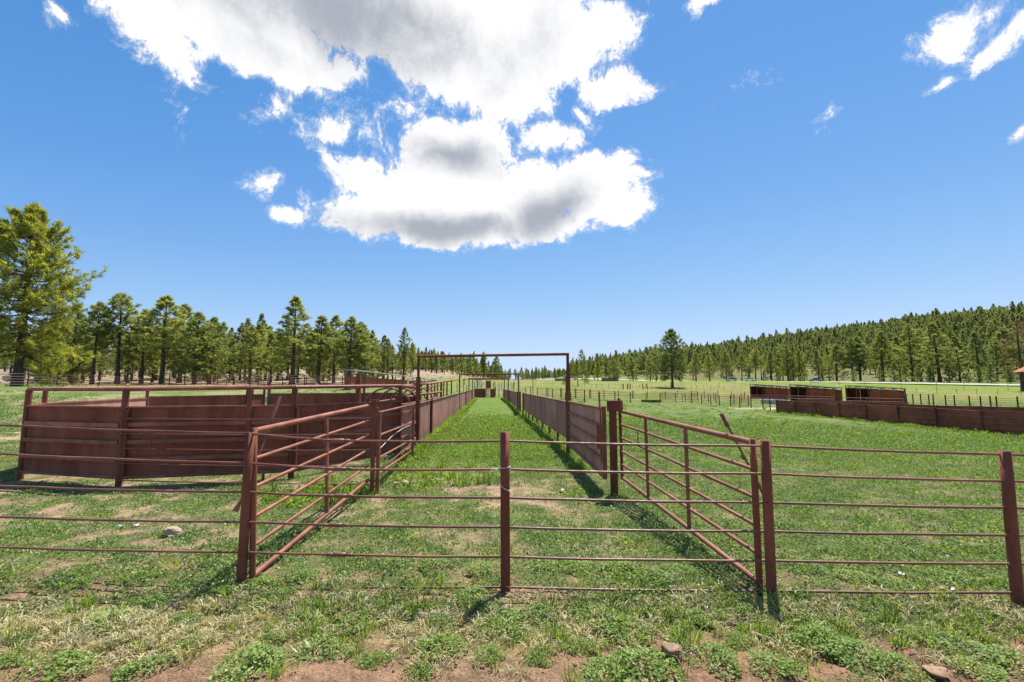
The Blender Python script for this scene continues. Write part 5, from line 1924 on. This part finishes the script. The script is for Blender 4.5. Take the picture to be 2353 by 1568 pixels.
HK = [joined_tree(300 + i, H=14, cb=.2, R=3.1, nb=34, tufts=7, tl=1.1, tw=.42, nn=6, shape=('cone', 'full')[i % 2], mat=(M_NEEDLE_H, M_NEEDLE_D)[i % 2], wood_sides=3) for i in range(5)]
rng = np.random.default_rng(77)
n = 8200
u = rng.uniform(.12, 1.30, n)
yy = np.sqrt(rng.uniform(290 ** 2, 690 ** 2, n))
xx = u * yy
keep = (T(xx, yy) > 5 + 9) | (yy > 330)
keep &= road_dist(xx, yy)[0] > 18
keep &= (fbm(xx / 30, yy / 30, 3, 210) > .36) | (rng.uniform(0, 1, n) < .4)
xx, yy = xx[keep], yy[keep]
# thin wood on the slope behind the left trees and along the far centre
n2 = 700
u2 = rng.uniform(-1.25, .12, n2)
y2 = np.sqrt(rng.uniform(230 ** 2, 640 ** 2, n2))
k2 = (u2 * y2 < -45) | (y2 > 540)
u4 = rng.uniform(-.27, -.03, 260)
y4 = np.sqrt(rng.uniform(235 ** 2, 560 ** 2, 260))
u3 = rng.uniform(-.42, .2, 800)
y3 = np.sqrt(rng.uniform(570 ** 2, 860 ** 2, 800))
k3 = road_dist(u3 * y3, y3)[0] > 16
xx, yy = np.concatenate([xx, (u2 * y2)[k2], (u3 * y3)[k3], u4 * y4]), np.concatenate([yy, y2[k2], y3[k3], y4])
m = len(xx)
pts = np.stack([xx, yy, T(xx, yy) - .2], 1)
sv = rng.uniform(.48, .82, m) + .45 * (fbm(xx / 40, yy / 40, 3, 200) - .35) + .3 * (rng.uniform(0, 1, m) < .08)
scatter('hillside_forest', 'dense dark green pine forest covering the long hill on the right', 'forest', HK, pts,
        np.stack([np.zeros(m), np.zeros(m), rng.uniform(0, 6.28, m)], 1), np.stack([sv, sv, sv * rng.uniform(.9, 1.15, m)], 1), rng.integers(0, 5, m))
# ------------------------------------------------------------------ low plants
M_CLOVER = leaf_mat('clover_leaves', (.075, .14, .038), (.34, .43, .17), .32, .22)
M_GRASS = leaf_mat('green_grass', (.095, .175, .022), (.37, .46, .085), .40, .2)
M_STRAW = leaf_mat('dry_grass', (.26, .22, .09), (.64, .57, .34), .25, .2)
M_MALLOW = leaf_mat('mallow_leaves', (.11, .19, .032), (.36, .45, .13), .34, .08)


def leaves_mesh(name, c, d, ln, wd, mat, up, tint, fold=.15):
    """flat pointed leaves: base, two shoulders, tip"""
    n = len(c)
    s = np.cross(d, up)
    s /= np.linalg.norm(s, axis=1)[:, None] + 1e-9
    nn_ = np.cross(s, d)
    a = c
    m_ = c + d * (ln * .55)[:, None] + nn_ * (ln * fold)[:, None]
    b = m_ + s * wd[:, None] * .5
    e = m_ - s * wd[:, None] * .5
    tip = c + d * ln[:, None]
    V = np.stack([a, b, tip, e], 1).reshape(-1, 3)
    i_ = np.arange(n) * 4
    Tt = np.concatenate([np.stack([i_, i_ + 1, i_ + 2], 1), np.stack([i_, i_ + 2, i_ + 3], 1)])
    return mesh_np(name, V, Tt, mat, False, {'tint': ('FLOAT', np.repeat(np.clip(tint, 0, 1), 4))})


def forb_patch(seed, R=.11, n=46, ln=(.012, .03), mat=None, h=.035):
    r = np.random.default_rng(seed)
    a, q = r.uniform(0, 6.28, n), R * np.sqrt(r.uniform(0, 1, n))
    c = np.stack([q * np.cos(a), q * np.sin(a), r.uniform(.002, h, n) * (1.1 - q / R)], 1)
    d = r.normal(0, 1, (n, 3)); d[:, 2] = np.abs(d[:, 2]) * .9 + .25
    d /= np.linalg.norm(d, axis=1)[:, None]
    l = r.uniform(*ln, n)
    return leaves_mesh('forb', c, d, l, l * r.uniform(.42, .7, n), mat or M_CLOVER, r.normal(0, 1, (n, 3)), r.normal(.45, .42, n))


def grass_tuft(seed, n=26, R=.05, h=(.06, .16), w=.0042, mat=None, flop=.7):
    r = np.random.default_rng(seed)
    V, Q, tt = [], [], []
    for b in range(n):
        a, q = r.uniform(0, 6.28), R * math.sqrt(r.uniform(0, 1))
        p0 = np.array([q * math.cos(a), q * math.sin(a), -.005])
        az_ = a + r.normal(0, .9)
        hh = r.uniform(*h)
        fl = r.uniform(.15, 1.0) * flop
        dr = np.array([math.cos(az_), math.sin(az_), 0])
        sd = np.array([-dr[1], dr[0], 0])
        P = [p0, p0 + dr * hh * fl * .22 + np.array([0, 0, hh * .45]), p0 + dr * hh * fl * .62 + np.array([0, 0, hh * (.82 - .2 * fl)]), p0 + dr * hh * fl * 1.05 + np.array([0, 0, hh * (1 - .45 * fl)])]
        ws_ = [w, w * .95, w * .7, w * .1]
        o = len(V)
        tw_ = r.uniform(-.6, .6)
        for P_, w_ in zip(P, ws_):
            s_ = sd * math.cos(tw_) + np.array([0, 0, 1]) * math.sin(tw_)
            V += [P_ - s_ * w_, P_ + s_ * w_]
        Q += [(o + 2 * i_, o + 2 * i_ + 1, o + 2 * i_ + 3, o + 2 * i_ + 2) for i_ in range(3)]
        tt += [np.clip(r.normal(.45, .3), 0, 1)] * 8
    return mesh_np('tuft', np.array(V), np.array(Q), mat or M_GRASS, False, {'tint': ('FLOAT', tt)})


def mallow_leaf_unit():
    """round lobed leaf, slightly cupped"""
    pts = [(0, 0, 0)]
    for k in range(11):
        a = math.pi * (-.86 + 1.72 * k / 10)
        r = 1.0 - .13 * (k % 2)
        pts.append((r * math.sin(a) * .98, r * math.cos(a) * .9 + .12, .16 * (1 if k % 2 else .55)))
    tris = [(0, k + 1, k + 2) for k in range(10)]
    return np.array(pts), np.array(tris)


ML_V, ML_T = mallow_leaf_unit()


def mallow_mesh(seed, R=.22, n=150, ls=(.010, .021), h=.09, asp=1.0):
    r = np.random.default_rng(seed)
    V, Tt, tt = [], [], []
    arms = r.uniform(0, 6.28, 9)
    for k in range(n):
        if r.random() < .6:
            a = r.choice(arms) + r.normal(0, .22)
        else:
            a = r.uniform(0, 6.28)
        q = R * r.uniform(.04, 1.0) ** .62 * (1 + .18 * math.sin(3 * a + seed))
        hz = h * (1 - (q / R / 1.2) ** 2) * r.uniform(.35, 1.0) + .008
        s = r.uniform(*ls)
        nz_ = np.array([r.normal(0, .42), r.normal(0, .42), 1.0]); nz_ /= np.linalg.norm(nz_)
        x_ = np.cross(nz_, np.array([math.cos(a * 7), math.sin(a * 7), .1])); x_ /= np.linalg.norm(x_)
        y_ = np.cross(nz_, x_)
        M_ = np.stack([x_, y_, nz_], 0)
        v = (ML_V * s) @ M_ + np.array([q * math.cos(a), q * math.sin(a) * asp, hz])
        Tt.append(ML_T + len(ML_V) * k)
        V.append(v)
        tt += [np.clip(r.normal(.42, .3), 0, 1)] * len(ML_V)
    return mesh_np('leaves', np.concatenate(V), np.concatenate(Tt), M_MALLOW, False, {'tint': ('FLOAT', tt)})


def stems_mesh(seed, R, n=9):
    r = np.random.default_rng(seed)
    V, Q, n0 = [], [], 0
    for k in range(n):
        a = r.uniform(0, 6.28)
        s = np.linspace(0, 1, 4)
        P = np.stack([np.cos(a) * s * R * .85, np.sin(a) * s * R * .85, .006 + .05 * np.sin(s * 2.4) * (1 - .4 * s)], 1)
        v, q = tri_tube(P, np.full(4, .0018), 4)
        V.append(v); Q.append(q + n0); n0 += len(v)
    return mesh_np('stem', np.concatenate(V), np.concatenate(Q), M_MALLOW, True, {'tint': ('FLOAT', np.full(n0, .6))})


MAL = [(mallow_mesh(400 + i, .24, 800, (.0065, .0145), h=.075), stems_mesh(400 + i, .24)) for i in range(6)]
# foreground mallow clumps: frame column, row, half width in frame px
MSPOTS = [
    (742, 1494, 66), (858, 1522, 44), (810, 1440, 46), (560, 1550, 85), (1010, 1500, 62), (960, 1556, 40), (1095, 1400, 55), (1160, 1440, 62), (1235, 1420, 44), (1015, 1440, 40),
    (1085, 1372, 44), (1430, 1455, 70), (1370, 1415, 50), (1330, 1500, 40), (1480, 1552, 90), (1380, 1558, 55), (1640, 1530, 60), (1880, 1490, 76), (1960, 1520, 70), (2060, 1545, 60),
    (1780, 1548, 60), (1700, 1480, 36), (2200, 1500, 70), (2310, 1530, 70), (2250, 1555, 50), (240, 1440, 60), (330, 1400, 44), (120, 1556, 80), (40, 1530, 44), (330, 1545, 60), (430, 1490, 40),
    (590, 1352, 44), (640, 1372, 36), (900, 1300, 36), (1000, 1310, 46), (1100, 1320, 40), (1330, 1310, 44), (1420, 1320, 52), (1500, 1330, 46), (1560, 1318, 40), (1250, 1300, 40),
    (1860, 1310, 40), (1960, 1330, 44), (2050, 1345, 36), (2180, 1335, 44), (1600, 1432, 40), (1720, 1410, 30), (180, 1352, 30), (2325, 1140, 20), (1850, 1440, 46), (490, 1370, 40), (700, 1330, 36),
    (420, 1440, 36), (1240, 1530, 34), (1120, 1520, 40), (1560, 1500, 30), (690, 1430, 34), (620, 1480, 30), (60, 1480, 30), (2020, 1440, 44), (2120, 1470, 40), (2270, 1420, 40),
]
random.seed(31)
for k, (px, py, hw) in enumerate(MSPOTS):
    g_ = ground_at(px, py)
    r_ = hw / FPX * g_.y
    row_ = [q for q in MSPOTS if (q[1] > 1470) == (py > 1470) and (q[1] > 1385) == (py > 1385)]
    rank_ = sorted(row_).index((px, py, hw))
    near_ = 'along the bottom edge' if py > 1470 else ('in the strip before the front fence' if py > 1385 else 'by the foot of the front fence')
    o = bpy.data.objects.new('mallow_plant', None)
    o.empty_display_size = .1
    o.location = (g_.x, g_.y, float(gz(g_.x, g_.y)))
    sxy = r_ / .24
    o.scale = (sxy, sxy * random.uniform(.75, 1.0), max(.75, min(1.3, sxy)) * random.uniform(.9, 1.25))
    o.rotation_euler = (0, 0, random.uniform(0, 6.28))
    col.objects.link(o)
    o['label'] = '%s leafy green mallow clump from the left %s' % (ORD[rank_], near_)
    o['category'] = 'plant'
    o['group'] = 'mallow clumps in the foreground'
    lm, sm_ = random.choice(MAL)
    for nm, me_ in (('leaves', lm), ('stem', sm_)):
        c = bpy.data.objects.new(nm, me_)
        c.parent = o
        col.objects.link(c)

# --- clover carpet behind the fence
rng = np.random.default_rng(91)
CL = [forb_patch(500 + i, .13, 44, (.018, .038), None, .05) for i in range(4)] + [forb_patch(520 + i, .16, 48, (.02, .042), M_GRASS, .06) for i in range(3)] + [forb_patch(540 + i, .16, 30, (.010, .026), M_STRAW, .02) for i in range(2)]


def field_points(n, y0, y1, power, margin=1.6):
    u = rng.uniform(0, 1, n)
    y = (y0 ** power + u * (y1 ** power - y0 ** power)) ** (1 / power)
    x = rng.uniform(-1, 1, n) * (1.16 * y + margin)
    return x, y


def plant_scatter(name, label, cat, protos, x, y, smin, smax, idx=None, zs=1.0, tilt=.12):
    m = len(x)
    s = rng.uniform(smin, smax, m)
    return scatter(name, label, cat, protos, np.stack([x, y, gz(x, y)], 1),
                   np.stack([rng.normal(0, tilt, m), rng.normal(0, tilt, m), rng.uniform(0, 6.28, m)], 1),
                   np.stack([s, s, s * zs], 1), rng.integers(0, len(protos), m) if idx is None else idx)


x, y = field_points(42000, 4.0, 34, 1.05)
bare, dry, lush = cover_masks(x, y)
pen_in = (x < -3.2) & (y > 9.4) & (x > -12.5)
keep = (rng.uniform(0, 1, len(x)) > bare * (1 - .4 * ss(0, 3, x))) & (rng.uniform(0, 1, len(x)) > ss(13, 33, y) * .97) & ~(pen_in & (rng.uniform(0, 1, len(x)) < .5))
x, y, lush = x[keep], y[keep], lush[keep]
idx = np.where((rng.uniform(0, 1, len(x)) < .10 + .75 * lush + .22 * ss(3, 9, x)), rng.integers(4, 7, len(x)), rng.integers(0, 4, len(x)))
idx = np.where(rng.uniform(0, 1, len(x)) < .24 * (1 - lush), rng.integers(7, 9, len(x)), idx)
far_s = 1 + ss(9, 24, y) * 1.1
s = rng.uniform(.75, 1.35, len(x)) * far_s
scatter('clover_carpet', 'short clover and weeds carpeting the corral ground behind the front fence', 'ground cover', CL, np.stack([x, y, gz(x, y)], 1),
        np.stack([rng.normal(0, .1, len(x)), rng.normal(0, .1, len(x)), rng.uniform(0, 6.28, len(x))], 1), np.stack([s, s, s * .9], 1), idx)

# --- grass belt along and in front of the fence
GT = [grass_tuft(600 + i, 26, .055, (.035, .11), .0034) for i in range(3)] + [grass_tuft(620 + i, 34, .07, (.04, .11), .0034, M_STRAW, 1.1) for i in range(3)] + [grass_tuft(640 + i, 18, .05, (.08, .20), .0048) for i in range(2)]
x = rng.uniform(-6.5, 6.5, 9000)
y = rng.uniform(2.7, 4.75, 9000)
bare, dry, lush = cover_masks(x, y)
n2 = fbm(x * .8, y * .8, 3, 140)
belt = np.exp(-((y - 3.85 + (n2 - .5) * .7) / .40) ** 2)
p_keep = belt * .8 * (1 - .6 * bare) + .05 * (y < 3.5) * (1 - bare) + .02
keep = rng.uniform(0, 1, len(x)) < p_keep
x, y, dry, belt = x[keep], y[keep], dry[keep], belt[keep]
rr = rng.uniform(0, 1, len(x))
idx = np.where(rr < .46 + .5 * dry, rng.integers(3, 6, len(x)), np.where(rr > .93, rng.integers(6, 8, len(x)), rng.integers(0, 3, len(x))))
s = rng.uniform(.55, 1.15, len(x))
scatter('grass_belt', 'long green and straw-dry grass along the foot of the front fence', 'grass', GT, np.stack([x, y, gz(x, y)], 1),
        np.stack([rng.normal(0, .15, len(x)), rng.normal(0, .15, len(x)), rng.uniform(0, 6.28, len(x))], 1), np.stack([s, s, s * rng.uniform(.6, 1.1, len(x))], 1), idx)

# --- small weeds on the bare strip nearest the camera, and little clods
x = rng.uniform(-4.6, 4.6, 1500)
y = rng.uniform(2.6, 3.7, 1500)
bare = cover_masks(x, y)[0]
keep = rng.uniform(0, 1, len(x)) > .5 + .45 * bare
plant_scatter('seedling_weeds', 'tiny green weeds dotted over the red foreground soil', 'weeds', [forb_patch(700 + i, .07, 22, (.012, .026), M_MALLOW, .03) for i in range(3)], x[keep], y[keep], .6, 1.3)
x = rng.uniform(-5, 5, 5200)
y = rng.uniform(2.6, 4.6, 5200)
bare = cover_masks(x, y)[0]
keep = rng.uniform(0, 1, len(x)) < bare * .9 + .05
ck_ = [rock_mesh(800 + i, M_LAVA, .7, .3) for i in range(3)]
x, y = x[keep], y[keep]
s = .004 + .012 * rng.uniform(0, 1, len(x)) ** 3
scatter('soil_clods', 'crumbs and clods of red-brown soil in the foreground', 'soil', ck_, np.stack([x, y, gz(x, y)], 1),
        np.stack([rng.uniform(0, 6, len(x))] * 3, 1), np.stack([s, s, s], 1), rng.integers(0, 3, len(x)))

# --- taller weed tufts in the pasture and along walls
x, y = field_points(2600, 20, 75, 1.6, 3)
n2 = fbm(x / 6, y / 6, 3, 150)
keep = (n2 > .50) & ((x > .06 * -y + 2.5) | (x < -13)) & (rng.uniform(0, 1, len(x)) < .8)
x, y = x[keep], y[keep]
wl_y = rng.uniform(10, 68, 700)
wl_x = np.where(rng.uniform(0, 1, 700) < .55, np.array([ALX(q, -1) for q in wl_y]) + rng.uniform(.05, .45, 700), np.array([ALX(q, 1) for q in wl_y]) + rng.uniform(-.25, .3, 700))
lw_y = rng.uniform(15, 49, 320)
x, y = np.concatenate([x, wl_x, 28.0 - np.abs(rng.normal(.25, .35, 320)), rng.normal(-1.5, .5, 22), rng.normal(-3.4, .5, 30)]), np.concatenate([y, wl_y, lw_y, rng.normal(9.4, .6, 22), rng.normal(8.3, .5, 30)])
WT = [forb_patch(900 + i, .22, 90, (.03, .075), M_GRASS, .13) for i in range(3)] + [grass_tuft(920 + i, 34, .10, (.10, .26), .007) for i in range(2)]
plant_scatter('weed_tufts', 'bright green weed tufts dotted over the pastures and along the walls', 'weeds', WT, x, y, .7, 1.6)

# --- logs and pale stones on the forest floor of the left woods
x = rng.uniform(-150, -20, 420)
y = rng.uniform(84, 200, 420)
lg_ = [MB().tube([(-2.2, 0, .12), (0, .1, .14), (2.2, -.1, .1)], [.16, .14, .08], 6).mesh('log', M_WOOD), rock_mesh(950, M_STONE, .6), rock_mesh(951, M_STONE, .5)]
m = len(x)
s = rng.uniform(.25, .8, m)
scatter('forest_litter', 'grey fallen logs and pale stones littering the floor of the left woods', 'litter', lg_, np.stack([x, y, T(x, y) + .02], 1),
        np.stack([np.zeros(m), np.zeros(m), rng.uniform(0, 6.28, m)], 1), np.stack([s, s, s * .8], 1), rng.choice([0, 0, 1, 2], m))
